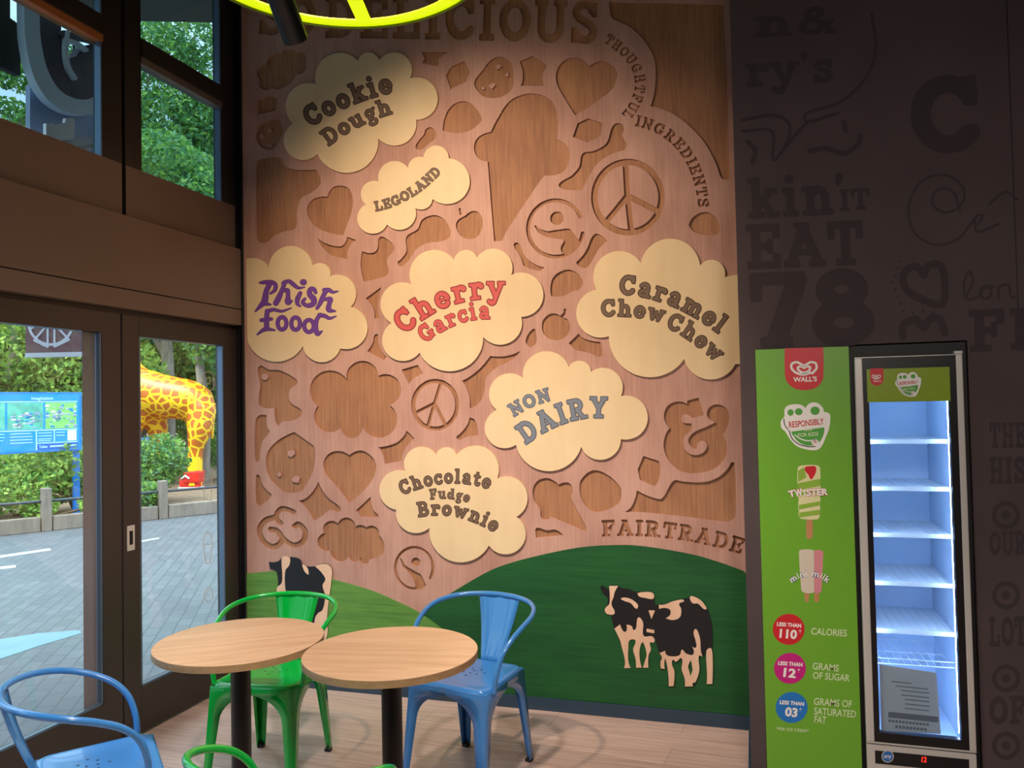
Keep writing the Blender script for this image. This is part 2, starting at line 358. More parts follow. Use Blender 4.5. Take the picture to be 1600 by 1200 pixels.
# ------------------------------------------------------------------ slab-serif lettering
def _g(ch):
    s = SDF(-0.3, -0.45, 1.45, 1.3, 0.025); B = s.box; L = lambda x0, y0, x1, y1, r=0.1: s.seg(x0, y0, r, x1, y1, r); A = s.arc
    Pl = lambda p, r=0.1: s.poly(catpath(p, 5), r)
    def stem(x, top=1.0, w=0.1): B(x - w, 0, x + w, top)
    w = 0.8
    if ch == 'A': L(.16, .12, .42, .9); L(.42, .9, .72, .12); B(.25, .27, .62, .40); B(-.02, 0, .34, .16); B(.52, 0, .9, .16); B(.22, .86, .56, 1); w = .88
    elif ch == 'B': stem(.2); B(0, 0, .4, .17); B(0, .83, .4, 1); A(.40, .72, .2, .19, -90, 90, .09); A(.42, .29, .23, .2, -90, 90, .1); B(.2, .44, .45, .58); w = .78
    elif ch == 'C': A(.43, .5, .31, .39, 40, 320, .11); B(.6, .6, .76, .98); w = .8
    elif ch == 'D': stem(.2); B(0, 0, .4, .17); B(0, .83, .4, 1); A(.38, .5, .32, .405, -90, 90, .1); w = .82
    elif ch == 'E': stem(.2); B(0, 0, .7, .17); B(0, .83, .7, 1); B(.2, .42, .52, .58); B(.56, 0, .72, .34); B(.56, .66, .72, 1); B(.44, .33, .56, .67); w = .74
    elif ch == 'F': stem(.2); B(0, 0, .44, .16); B(0, .83, .7, 1); B(.2, .42, .52, .58); B(.56, .64, .72, 1); B(.44, .32, .56, .68); w = .73
    elif ch == 'G': A(.43, .5, .31, .39, 40, 330, .11); B(.6, .6, .76, .98); B(.48, .34, .88, .48); B(.62, .06, .8, .45); w = .88
    elif ch == 'H': stem(.2); stem(.64); B(.2, .42, .64, .58); [B(a, b, a + .36, b + .16) for a in (.02, .46) for b in (0, .84)]; w = .84
    elif ch == 'I': stem(.2); B(0, 0, .4, .16); B(0, .84, .4, 1); w = .4
    elif ch == 'K': stem(.2); L(.28, .42, .6, .88, .09); L(.38, .55, .66, .12, .1); B(.46, .84, .8, 1); B(.5, 0, .86, .16); B(0, 0, .4, .16); B(0, .84, .4, 1); w = .84
    elif ch == 'L': stem(.2); B(0, 0, .7, .17); B(0, .84, .4, 1); B(.56, 0, .72, .4); w = .74
    elif ch == 'N': stem(.17, w=.085); stem(.67, w=.085); L(.17, .9, .67, .1, .1); B(-.02, .84, .3, 1); B(0, 0, .35, .16); B(.49, .84, .86, 1); w = .84
    elif ch == 'O': A(.42, .5, .31, .39, 0, 360, .11); w = .84
    elif ch == 'P': stem(.2); B(0, 0, .42, .17); B(0, .83, .4, 1); A(.40, .68, .21, .22, -90, 90, .1); w = .7
    elif ch == 'R': stem(.2); B(0, 0, .4, .17); B(0, .83, .4, 1); A(.40, .69, .21, .21, -90, 90, .1); L(.42, .45, .62, .1); B(.5, 0, .86, .16); w = .84
    elif ch == 'S': Pl([(.58, .76), (.5, .88), (.36, .91), (.19, .85), (.14, .71), (.24, .58), (.4, .5), (.56, .4), (.61, .26), (.53, .13), (.36, .09), (.2, .14), (.13, .26)]); B(.55, .62, .7, .98); B(.03, .02, .18, .38); w = .74
    elif ch == 'T': stem(.38); B(.17, 0, .59, .16); B(0, .83, .76, 1); B(0, .6, .15, 1); B(.61, .6, .76, 1); w = .76
    elif ch == 'U': A(.41, .34, .25, .25, 180, 360, .1); L(.16, .34, .16, .92); L(.66, .34, .66, .92); B(-.02, .84, .34, 1); B(.48, .84, .84, 1); w = .82
    elif ch == 'Y': L(.16, .9, .4, .48); L(.66, .9, .42, .48); stem(.41, .5); B(-.02, .84, .32, 1); B(.5, .84, .84, 1); B(.18, 0, .64, .16); w = .82
    elif ch == 'a': A(.28, .21, .17, .13, 0, 360, .085); Pl([(.13, .55), (.25, .65), (.4, .63), (.47, .5), (.47, .12)]); B(.42, 0, .68, .15); w = .68
    elif ch == 'c': A(.33, .36, .23, .27, 45, 320, .1); B(.42, .42, .57, .7); w = .6
    elif ch == 'd': A(.29, .34, .19, .24, 0, 360, .1); stem(.52); B(.3, .86, .6, 1); B(.5, 0, .76, .15); w = .76
    elif ch == 'e': A(.33, .36, .23, .27, 0, 318, .1); B(.15, .31, .58, .42); w = .65
    elif ch == 'g': A(.28, .46, .17, .18, 0, 360, .09); Pl([(.24, .27), (.18, .16), (.34, .1), (.5, .0), (.44, -.17), (.22, -.21), (.1, -.11), (.16, -.02)], .075); L(.4, .6, .58, .67, .075); w = .62
    elif ch == 'h': stem(.2); B(0, .86, .28, 1); B(0, 0, .4, .15); Pl([(.2, .46), (.32, .61), (.47, .6), (.56, .46), (.56, .1)]); B(.43, 0, .76, .15); w = .77
    elif ch == 'i': stem(.2, .72); B(0, .57, .26, .72); B(0, 0, .4, .15); L(.19, .92, .2, .92, .115); w = .42
    elif ch == 'k': stem(.2); B(0, .86, .28, 1); B(0, 0, .4, .15); L(.26, .3, .52, .62, .09); L(.36, .42, .58, .1, .09); B(.4, .58, .72, .72); B(.44, 0, .76, .15); w = .76
    elif ch == 'l': stem(.2); B(0, .86, .28, 1); B(0, 0, .4, .15); w = .42
    elif ch == 'm': stem(.2, .72); B(0, .57, .28, .72); B(0, 0, .37, .15); Pl([(.2, .46), (.31, .6), (.44, .58), (.5, .46), (.5, .1)], .095); Pl([(.5, .46), (.61, .6), (.75, .58), (.82, .46), (.82, .1)], .095); B(.4, 0, .64, .15); B(.7, 0, 1.02, .15); w = 1.02
    elif ch == 'n': stem(.2, .72); B(0, .57, .28, .72); B(0, 0, .4, .15); Pl([(.2, .46), (.32, .61), (.47, .6), (.56, .46), (.56, .1)]); B(.43, 0, .76, .15); w = .77
    elif ch == 'o': A(.33, .36, .22, .26, 0, 360, .105); w = .66
    elif ch == 'r': stem(.2, .72); B(0, .57, .28, .72); B(0, 0, .44, .15); Pl([(.2, .44), (.3, .6), (.44, .63), (.52, .58)], .1); L(.5, .55, .51, .54, .115); w = .6
    elif ch == 's': Pl([(.44, .56), (.36, .64), (.22, .64), (.13, .55), (.2, .44), (.36, .34), (.46, .22), (.38, .1), (.22, .08), (.11, .18)], .085); B(.42, .44, .54, .72); B(.02, 0, .14, .28); w = .58
    elif ch == 't': B(.14, .12, .33, .94); B(0, .57, .5, .72); Pl([(.235, .2), (.3, .1), (.43, .1), (.48, .2)], .09); w = .55
    elif ch == 'u': Pl([(.18, .64), (.18, .3), (.25, .13), (.4, .09), (.54, .24)]); stem(.56, .72); B(-.02, .57, .26, .72); B(.38, .57, .6, .72); B(.5, 0, .78, .15); w = .78
    elif ch == 'w': L(.14, .63, .31, .1, .09); L(.31, .1, .47, .55, .08); L(.47, .55, .63, .1, .08); L(.63, .1, .82, .63, .09); B(-.02, .57, .32, .72); B(.64, .57, .98, .72); w = .96
    elif ch == 'y': L(.16, .62, .38, .1); L(.62, .62, .3, -.16, .09); Pl([(.3, -.16), (.2, -.2), (.1, -.12)], .095); B(-.02, .57, .32, .72); B(.46, .57, .8, .72); w = .78
    elif ch == '7': B(0, .83, .66, 1); L(.56, .88, .28, .08, .12); B(0, .62, .14, 1); B(.1, 0, .48, .15); w = .68
    elif ch == '8': A(.35, .73, .2, .17, 0, 360, .11); A(.35, .29, .25, .2, 0, 360, .12); w = .72
    elif ch == '&': Pl([(.72, .14), (.3, .62), (.28, .82), (.42, .9), (.52, .8), (.48, .66), (.2, .44), (.13, .25), (.25, .09), (.45, .12), (.66, .4)], .085); B(.52, .38, .8, .5); B(.58, 0, .84, .14); w = .84
    elif ch == "'": s.seg(.1, .92, .1, .06, .74, .05); w = .22
    return s, w
_gc = {}
def glyph(ch, level=0.0):
    if ch not in _gc: _gc[ch] = [_g(ch), {}]
    (s, w), c = _gc[ch]
    if level not in c: c[level] = s.loops(level)
    return c[level], w
def word(text, p0, c, p2, cap, tagname='P', level=0.004, gap=0.1, lean=0.0, squeeze=None):
    """letters set along a quadratic baseline (photo pixels); returns a list of outlines per letter"""
    p0, c, p2 = (topx(tagname, np.array(q, float)) for q in (p0, c, p2))
    cap = cap * TAGS[tagname][2]
    t = np.linspace(0, 1, 200)[:, None]; pts = (1 - t)**2 * p0 + 2 * t * (1 - t) * c + t * t * p2
    sl = np.concatenate([[0], np.cumsum(np.hypot(*np.diff(pts, axis=0).T))]); tot = sl[-1]
    adv = [(0.4 if ch == ' ' else glyph(ch)[1]) for ch in text]; need = sum(adv) + gap * (len(text) - 1)
    k = tot / need; x = 0.0; out = []
    for ch, a in zip(text, adv):
        if ch != ' ':
            m = (x + a / 2) * k; i = int(np.clip(np.searchsorted(sl, m), 1, 199)); d = pts[i] - pts[i - 1]; d = d / np.hypot(*d)
            n = np.array([d[1], -d[0]]); q = pts[i - 1] + d * (m - sl[i - 1])
            loops, _ = glyph(ch, level)
            out.append([q + np.outer((l[:, 0] - a / 2) * k, d) + np.outer(l[:, 1] * cap, n + lean * d) for l in loops])
        x += a + gap
    return out

# ------------------------------------------------------------------ the materials of the place
M = {}
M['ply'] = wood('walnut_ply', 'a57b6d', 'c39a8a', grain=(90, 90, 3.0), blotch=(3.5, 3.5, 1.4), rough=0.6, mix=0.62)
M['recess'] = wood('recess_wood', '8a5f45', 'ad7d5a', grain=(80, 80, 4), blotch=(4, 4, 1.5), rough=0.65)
M['cloud'] = wood('birch_ply', 'd8bf95', 'e0c9a0', grain=(10, 10, 2), blotch=(2, 2, 2), rough=0.55, bump=0.02)
M['green_dark'] = wood('green_stain', '134a27', '1f5c2b', grain=(3.5, 60, 70), blotch=(1.6, 2, 3.5), rough=0.55)
M['green_light'] = wood('light_green_stain', '4c7c36', '6a9a45', grain=(3.5, 60, 70), blotch=(1.6, 2, 3.5), rough=0.55)
M['cow_black'] = mat('cow_black_paint', '141418', 0.5)
M['cow_cream'] = wood('cow_cream', 'dcb496', 'e6c3a6', grain=(20, 20, 2), blotch=(3, 3, 2), rough=0.6)
M['brown_in'] = mat('brown_letter', '6e5744', 0.6); M['brown_out'] = mat('dark_brown_edge', '3d2a1f', 0.7)
M['red_in'] = mat('red_letter', 'c6524f', 0.6); M['red_out'] = mat('red_edge', '8a2a32', 0.7)
M['blue_in'] = mat('slate_letter', '727b87', 0.6); M['blue_out'] = mat('slate_edge', '555a66', 0.7)
M['purple_in'] = mat('purple_letter', '6c3f95', 0.6); M['purple_out'] = mat('purple_edge', '4e2b78', 0.7)
M['floor'] = wood('floor_laminate', 'b3968a', 'd8bcae', grain=(2.2, 55, 55), blotch=(1.0, 9, 3), rough=0.34, mix=0.4, planks=(1.3, 0.19, 0.12))
M['skirting'] = mat('slate_skirting', '2a4052', 0.45)
M['wallpaper'] = mat('charcoal_wallpaper', '544849', 0.75, spec=0.2, noise=0.1, scale=3)
M['wallprint'] = mat('wallpaper_print', '433a3c', 0.75, spec=0.2)
M['frame'] = mat('brown_grey_frame', '3a322e', 0.42, noise=0.04, scale=2)
M['frame_dark'] = mat('black_frame', '15161a', 0.4)
M['gasket'] = mat('steel_blue_bead', '627890', 0.3, metal=0.4)
M['frame_up'] = mat('dark_window_frame', '2b2826', 0.45, noise=0.04, scale=2)
M['fascia'] = mat('bronze_fascia', '7d6a5d', 0.5, noise=0.06, scale=1.5)
M['glass'] = glass('pane_glass', (0.90, 0.95, 0.95))
M['glass_up'] = glass('tinted_pane_glass', (0.62, 0.72, 0.73))
M['fridge_glass'] = glass('fridge_glass', (0.86, 0.93, 0.99), 0.6)
M['ceiling'] = mat('dark_ceiling', '1e1d1f', 0.8); M['room'] = mat('charcoal_wall', '35302f', 0.8)
M['black'] = mat('black_metal', '0b0b0d', 0.35); M['black_matt'] = mat('black_plastic', '0a0a0b', 0.55)
M['steel'] = mat('brushed_silver', 'd2cec6', 0.35, metal=0.25); M['white'] = mat('white_plastic', 'e9e8e4', 0.45)
M['chair_blue'] = mat('pale_blue_enamel', '3f86cc', 0.22, coat=0.5); M['chair_green'] = mat('green_enamel', '00b23e', 0.22, coat=0.5)
M['hole'] = mat('hole_shadow_dark', '123055', 0.8); M['hole_g'] = mat('hole_dark_green', '034a1a', 0.8); M['rubber'] = mat('rubber', '101112', 0.7)
M['table'] = wood('oak_laminate', 'c49a74', 'dcb690', grain=(3, 50, 50), blotch=(1.5, 12, 4), rough=0.4)
M['table_edge'] = wood('oak_edge', 'a5835c', 'c09a70', grain=(30, 30, 60), blotch=(5, 5, 20), rough=0.5)
M['neon'] = mat('yellow_lit_acrylic', 'd8f000', 0.4, emit='d2ea00', emit_s=0.8); M['neon_rim'] = mat('green_yellow_rim', '4a5a08', 0.5)

# ------------------------------------------------------------------ the shell of the shop
def roof(x): return 4.27 - 0.18 * x
st = lambda o: tag(o, kind='structure')
st(bx('floor', M['floor'], -0.12, 6.1, -8.0, 0.02, -0.10, 0.0))
b = MB(); b.add([(-0.2, -8, roof(-0.2)), (6.1, -8, roof(6.1)), (6.1, 0.2, roof(6.1)), (-0.2, 0.2, roof(-0.2)),
                 (-0.2, -8, roof(-0.2) + .12), (6.1, -8, roof(6.1) + .12), (6.1, 0.2, roof(6.1) + .12), (-0.2, 0.2, roof(-0.2) + .12)],
                [(0, 1, 2, 3)[::-1], (4, 5, 6, 7), (0, 1, 5, 4), (1, 2, 6, 5), (2, 3, 7, 6), (3, 0, 4, 7)]); st(b.build('ceiling', M['ceiling']))
st(bx('wall_back', M['room'], -0.12, 6.1, 0.02, 0.20, -0.1, 4.5))
st(bx('wall_rear', M['room'], -0.12, 6.1, -8.15, -8.0, -0.1, 4.5))
st(bx('wall_far_right', M['room'], 6.0, 6.15, -8.0, 0.02, -0.1, 4.5))
# charcoal papered wall standing forward of the mural, with the niche for the freezer
WX, WY = 2.945, -0.62
NX0, NX1, NZ = 3.372, 3.824, 1.878
b = MB(); b.box(WX, NX0, WY, 0.02, 0, 4.2); b.box(NX1, 6.0, WY, 0.02, 0, 4.2); b.box(NX0, NX1, WY, 0.02, NZ, 4.2); b.box(NX0, NX1, -0.12, 0.02, 0, NZ)
wr = st(b.build('wall_right', M['wallpaper']))
b = MB(); x584 = onY(1584, 300, WY)[0]; b.box(x584 - .002, x584 + .002, WY - .0006, WY + .002, 1.9, 4.0); b.build('panel_joint', M['black_matt'], wr)
st(bx('baseboard_back', M['skirting'], 0.0, WX, -0.012, 0.0, 0.0, 0.068, bev=0.002))
b = MB(); b.box(WX - 0.012, WX, WY, -0.012, 0, 0.085); b.box(WX - .012, 3.0, WY - .012, WY, 0, 0.085); st(b.build('baseboard_right', M['skirting']))

# printed words and doodles on the charcoal paper
def paper(name, loops, parent=wr): return slabY(name, loops, WY - 0.0008, 0.0006, M['wallprint'], parent)
def flat(ws): return [l for w_ in ws for l in w_]
def strokes(tagname, chains, r, h=1.0, level=0.0):
    """rounded pen strokes in photo pixels -> outlines"""
    P = [[tuple(topx(tagname, q)) for q in ch] for ch in chains]; sc_ = TAGS[tagname][2]
    A_ = np.array([q for ch in P for q in ch]); m = r * sc_ * 2 + 4
    s = SDF(A_[:, 0].min() - m, A_[:, 1].min() - m, A_[:, 0].max() + m, A_[:, 1].max() + m, h)
    for ch in P: s.poly(catpath(ch, 6) if len(ch) > 2 else ch, r * sc_)
    return s.loops(level, tol=h * 0.15)
for txt, p0, p2, cap in (('n&', (1180, 58), (1308, 52), 44), ("ry's", (1166, 136), (1304, 128), 50), ("kin'", (1170, 342), (1322, 334), 64), ('IT', (1313, 330), (1360, 327), 34),
                         ('EAT', (1168, 421), (1350, 414), 70), ('78', (1176, 545), (1368, 536), 118)):
    c = ((p0[0] + p2[0]) / 2, (p0[1] + p2[1]) / 2); paper('wallpaper_lettering', flat(word(txt, p0, c, p2, cap, gap=0.06)))
paper('wallpaper_doodle', strokes('P', [[(1362, 20), (1368, 80), (1350, 125), (1312, 160), (1262, 176), (1264, 190), (1310, 176)], [(1262, 190), (1240, 214), (1218, 242)],
      [(1160, 188), (1205, 180), (1232, 192), (1230, 222), (1208, 250), (1206, 205), (1160, 205)]], 2.4))
paper('wallpaper_doodle', strokes('P', [[(1265, 236), (1290, 232), (1318, 240), (1340, 226), (1344, 212)], [(1318, 190), (1322, 204)], [(1168, 222), (1180, 235), (1176, 255)]], 4))
paper('wallpaper_lettering', flat(word('C', (1425, 242), (1480, 240), (1536, 236), 122)))
paper('wallpaper_doodle', strokes('P', [[(1500, 330), (1490, 300), (1466, 296), (1456, 316), (1474, 332), (1500, 322), (1506, 296), (1480, 274), (1442, 282), (1420, 320), (1428, 362), (1460, 382), (1496, 374), (1524, 340)],
      [(1528, 350), (1536, 336), (1524, 340), (1528, 362), (1560, 350)], [(1545, 320), (1570, 300), (1590, 312)]], 2.0))
cy = 430
paper('wallpaper_doodle', strokes('P', [[(1444, cy), (1430, cy - 14), (1412, cy - 2), (1420, cy + 26), (1470, cy + 46), (1476, cy + 8), (1468, cy - 16), (1450, cy - 14), (1444, cy)]], 6))
paper('wallpaper_doodle', [circ(1395 + 4 * abs(k - 3), cy - 22 + 11 * k, 2.2, n=12) for k in range(7)] + [circ(1412 + 15 * k, cy + 56 + 3 * (k % 2), 2.4, n=12) for k in range(4)])
paper('wallpaper_doodle', strokes('P', [[(1411, 526), (1412, 508), (1430, 499), (1444, 512), (1452, 499), (1468, 498), (1476, 520)]], 6))
paper('wallpaper_doodle', strokes('P', [[(1508, 466), (1520, 440), (1514, 424), (1506, 446), (1512, 468), (1532, 460), (1536, 448), (1546, 448), (1548, 462), (1536, 466), (1532, 452), (1552, 448)], [(1560, 466), (1562, 448), (1576, 446), (1580, 464), (1590, 462)]], 2.2))
paper('wallpaper_lettering', flat(word('FE', (1516, 550), (1566, 548), (1636, 546), 66)))
for txt, y0, cap in (('THE', 700, 40), ('HIS', 756, 42), ('OUR', 868, 38), ('LOT', 1010, 46), ('OF', 1132, 44)):
    paper('wallpaper_lettering', flat(word(txt, (1546, y0), (1575, y0), (1604, y0 - 1), cap)))
for cy in (805, 930, 1060, 1165):
    paper('wallpaper_doodle', [circ(1572, cy, 22), circ(1572, cy, 15)] + [circ(1572, cy, 7, n=20)])

# ------------------------------------------------------------------ glazed front: doors, fascia, clerestory windows
DX0, DX1 = -0.11, -0.05
GZ0, GZ1 = 0.245, 2.05
Y_R = -0.012
def door(n, y1, y0, handle=False, stickers=False):
    """one glazed leaf between y0 (nearer) and y1"""
    t = MB(); s = 0.118
    t.box(DX0, DX1, y0 + .003, y0 + s, 0.012, 2.158, bev=.003); t.box(DX0, DX1, y1 - s - .006, y1 - .003, 0.012, 2.158, bev=.003)
    t.box(DX0, DX1, y0 + s, y1 - s, 2.05, 2.158, bev=.003); t.box(DX0, DX1, y0 + s, y1 - s, 0.012, GZ0, bev=.003)
    d = st(t.build('door_%d' % n, M['frame']))
    g0, g1 = y0 + s, y1 - s - .006
    bx('glass_pane', M['glass'], -0.084, -0.078, g0, g1, GZ0, GZ1, d)
    q = MB()
    q.box(-0.074, -0.052, g0, g0 + .012, GZ0, GZ1, bev=.002); q.box(-0.088, -0.052, g1 - .012, g1 - .001, GZ0, GZ1, bev=.002)
    q.box(-0.074, -0.052, g0, g1, GZ0, GZ0 + .012, bev=.002)
    q.build('glazing_bead', M['gasket'], d)
    if handle:
        h = MB(); h.box(-0.052, -0.046, -0.916, -0.866, 0.955, 1.082, bev=.002); ho = h.build('flush_pull', M['steel'], d); ho['label'] = 'silver flush pull plate'
        bx('pull_recess', M['black_matt'], -0.0465, -0.0455, -0.903, -0.880, 0.985, 1.055, ho)
    return d
d1 = door(1, Y_R, -0.942, True)
d2 = door(2, -0.946, -1.876)
d3 = door(3, -1.880, -2.810); d4 = door(4, -2.814, -3.744); d5 = door(5, -3.748, -4.678); d6 = door(6, -4.682, -5.612); d7 = door(7, -5.616, -6.546)
st(bx('trim_1', M['frame_dark'], DX0 - .01, -0.03, Y_R, 0.02, 0, 4.28))
st(bx('trim_2', M['frame_dark'], DX0, DX1 - .012, -8, Y_R, 2.158, 2.182))
b = MB(); b.box(-0.14, -0.012, -8, Y_R, 2.182, 2.277, bev=.003); st(b.build('trim_3', M['fascia']))
b = MB(); b.box(-0.14, -0.012, -8, Y_R, 2.282, 2.655, bev=.003); st(b.build('trim_4', M['fascia']))
st(bx('wall_left', M['room'], -0.14, -0.05, -8.0, -6.55, 0, 4.4))
# white outline stickers on the right pane
def onglass(chains, r, name='outline_sticker', parent=d1):
    X = -0.0775
    lp = strokes('P', chains, r, h=0.35)
    b_ = MB(); slab_into(b_, [np.array([onX(p[0], p[1], X)[[1, 2]] for p in l]) for l in lp], lambda u, v, d: (X - d, u, v), 0.0005)
    o = b_.build(name, M['sticker'], parent); return o
M['sticker'] = mat('white_sticker', 'cfc8b4', 0.6)
onglass([[(318, 596), (316, 586), (324, 581), (333, 585), (333, 597)], [(316, 592), (316, 603), (322, 612)], [(322, 592), (328, 590), (328, 598), (322, 600)], [(333, 595), (334, 606), (329, 610)], [(335, 590), (336, 603)]], 0.45)
onglass([[(318, 664), (322, 658), (330, 661), (333, 670)], [(320, 670), (326, 666), (331, 675)], [(318, 679), (334, 681)]], 0.45)
onglass([[(319, 749), (318, 780)], [(318, 780), (330, 782)], [(330, 782), (331, 748)], [(317, 748), (333, 748)], [(317, 757), (333, 757)]], 0.45)
onglass([[(318, 846), (320, 836), (325, 832), (330, 837), (331, 848)], [(317, 846), (322, 880)], [(322, 880), (328, 880)], [(328, 880), (332, 848)], [(319, 850), (330, 851)]], 0.45)
onglass([[(320, 925), (325, 918), (331, 922), (332, 934), (325, 940), (319, 934), (320, 925)], [(322, 930), (330, 928)]], 0.45)
# grey frosted film with faint script beside the stile of the left leaf
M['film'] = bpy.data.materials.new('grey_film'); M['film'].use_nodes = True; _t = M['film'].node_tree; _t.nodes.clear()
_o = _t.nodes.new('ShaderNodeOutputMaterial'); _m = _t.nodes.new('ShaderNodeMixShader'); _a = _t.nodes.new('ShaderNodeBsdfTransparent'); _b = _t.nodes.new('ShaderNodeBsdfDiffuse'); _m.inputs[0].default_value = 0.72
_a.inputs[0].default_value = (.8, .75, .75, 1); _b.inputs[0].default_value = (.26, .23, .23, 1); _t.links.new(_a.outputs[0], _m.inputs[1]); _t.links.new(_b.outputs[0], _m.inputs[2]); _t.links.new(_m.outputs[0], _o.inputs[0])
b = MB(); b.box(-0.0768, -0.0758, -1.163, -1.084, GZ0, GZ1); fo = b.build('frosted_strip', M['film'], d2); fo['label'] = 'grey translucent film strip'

M['ledge_warm'] = mat('warm_lit_ledge', 'a8683a', .5, noise=.1, scale=4); M['ledge_grey'] = mat('grey_ledge', '6a6460', .5)  # orange ledge colour paints in warm light reflected on the transom underside
def upper_window(n, y1, y0):
    s = 0.118; t = MB(); zt = 4.27
    t.box(DX0, DX1, y0 + .004, y0 + s, 2.655, zt); t.box(DX0, DX1, y1 - s - .006, y1 - .003, 2.655, zt)
    t.box(DX0, DX1 - .004, y0 + s, y1 - s, 2.9, 2.925)
    t.box(DX0, DX1 + .012, y0 + s, y1 - s, 3.535, 3.632, bev=.003); t.box(DX0, DX1, y0 + s, y1 - s, 4.2, zt)
    w_ = st(t.build('window_%d' % n, M['frame_up'])); g0, g1 = y0 + s, y1 - s - .006
    bx('spandrel_panel', M['fascia'], DX0, DX1 + .002, y0 + .006, y1 - .005, 2.656, 2.925, w_)
    bx('glass_pane', M['glass_up'], -0.084, -0.078, g0, g1, 2.925, 3.535, w_); bx('glass_pane', M['glass_up'], -0.084, -0.078, g0, g1, 3.632, 4.2, w_)
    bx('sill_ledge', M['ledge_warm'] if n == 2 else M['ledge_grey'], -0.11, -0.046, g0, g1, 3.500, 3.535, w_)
    q = MB(); q.box(-0.088, -0.052, g1 - .012, g1 - .001, 2.925, 3.508); q.box(-0.088, -0.052, g1 - .012, g1 - .001, 3.632, 4.2); q.build('glazing_bead', M['gasket'], w_)
    return w_
for k, (y1, y0) in enumerate(((Y_R, -0.915), (-0.931, -1.876), (-1.880, -2.810), (-2.814, -3.744), (-3.748, -4.678), (-4.682, -5.612), (-5.616, -6.546))):
    upper_window(k + 1, y1, y0)
st(bx('trim_5', M['frame_dark'], DX0, DX1 - .02, -0.931, -0.915, 2.655, 4.28))

# ------------------------------------------------------------------ the carved wooden mural
RC = []          # (part name, [outline, islands...])
def rec(name, *loops): RC.append((name, list(loops)))
rec('scalloped_recess', CL('R2', '148,402 165,350 228,335 268,305 330,325 375,330 388,392 385,445 330,462 295,520 245,548 215,560 178,542 130,562 105,500 88,440'))
rec('chunk_recess', S('R2', '90,620! 160,595! 215,615! 205,690! 90,715!'))
rec('cookie_recess', S('R2', '80,830 110,775 200,745 245,790 240,850 190,930 140,935 90,890'), S('R2', '100,845! 122,832! 130,855! 108,862!'), S('R2', '152,812! 172,800! 182,822! 162,830!'), S('R2', '150,900! 175,895! 182,912! 155,918!'))
rec('irregular_recess', S('P', '401,256 405,249 438,247 446,260 462,265 493,265! 501,285 488,300 470,310 464,330 462,356 443,362 428,368 418,378 407,379 401,372'))
rec('heart_recess', S('R6', '525,110! 555,55 605,40 660,60 685,120 680,190 655,270 625,350! 540,335 460,300 410,240 400,180 430,130 480,110'))
rec('shard_recess', S('R6', '465,370! 605,420 650,360! 705,380! 660,430 655,500! 560,480! 500,430'))
rec('irregular_recess', S('R6', '745,450! 810,460 840,430 850,365 885,365 945,430 900,500 905,590 840,620 755,640! 735,560 735,500'))
rec('irregular_recess', S('R6', '965,520 985,500 1020,450 1020,360 1090,310 1120,250 1205,225 1275,275 1295,350 1250,385 1150,400 1080,440 1040,500 985,545'))
rec('cherry_recess', S('A', '1250,910! 1320,865 1390,885 1425,960 1410,1080 1340,1150 1220,1140 1155,1050 1155,980 1210,930!'))
rec('stalk_recess', S('A', '1178,835! 1198,835! 1212,905! 1190,905!'))
rec('chunk_recess', S('R2', '1115,325! 1280,325! 1222,365! 1220,415! 1120,395! 1135,365!'))
rec('chunk_recess', S('H', '285,290! 320,225! 430,175! 470,265! 440,340! 320,395!'))
rec('cookie_recess', S('H', '505,350 560,260 640,165 720,145 790,190 810,280 800,390 720,455 620,465 560,440'), S('H', '668,215! 690,200! 720,215! 690,245!'), S('H', '745,285! 765,262! 780,290! 762,300!'), S('H', '610,375! 650,345! 672,360! 645,395!'), S('H', '560,385! 575,375! 590,395! 570,402!'))
rec('chunk_recess', S('H', '860,180! 960,135! 1075,215! 1040,290 1050,370! 870,370! 885,280'))
rec('heart_recess', S('H', '1400,220! 1480,180 1560,195 1620,260 1610,340 1590,390 1440,510 1295,600! 1200,450 1150,350 1150,250 1210,170 1300,150 1370,180'))
rec('dome_recess', S('H', '260,720! 285,590 350,510 450,495 530,560 565,640! 480,715 380,740'))
rec('pill_recess', S('H', '50,860 55,820 110,750 130,705 170,695 205,730 200,780 140,830 90,870'))
rec('ice_cream_recess', S('P', '767,206! 778,184 796,158 820,147 844,148 862,158 870,176 872,200 870,218! 884,226 890,238 888,256 878,270 852,274! 845,281 792,361 785,376! 772,377! 764,280! 762,252! 748,248 741,235 742,222 750,212'))
rec('chunk_recess', S('R3', '540,855! 570,770! 635,740! 725,770! 715,850! 630,890!'))
rec('drip_recess', S('P', '956,199 962,193 972,194 975,202 972,212 979,224 975,235! 955,241 932,257 918,280 910,296! 882,296 873,289 881,281 892,275 905,260 910,240 927,236 947,224'))
rec('corner_recess', S('P', '952,2! 1130,5! 1140,278 1135,281 1127,278 1118,254 1100,222 1075,195 1048,176 1016,166! 1023,140 1023,95 1008,66 985,43 957,29 953,20'))
def peace(cx, cy, rx, ry, ring, spoke, jun, ends):
    s = SDF(cx - rx - 4, cy - ry - 4, cx + rx + 4, cy + ry + 4, 0.6)
    s.arc(cx, cy, rx - ring / 2, ry - ring / 2, 0, 360, ring / 2, n=64)
    for e_ in ends: s.seg(jun[0], jun[1], spoke / 2, e_[0], e_[1], spoke / 2)
    return s.loops(0, tol=0.1)
rec('peace_symbol_recess', *peace(981, 308, 57.5, 60, 10, 9, (980, 306), ((977, 256), (945, 349), (1029, 331), (986, 360))))
rec('peace_symbol_recess', *peace(680, 632.5, 37.5, 40.5, 6.5, 5, (679, 630), ((688, 600), (651, 644), (668, 666), (696, 664))))
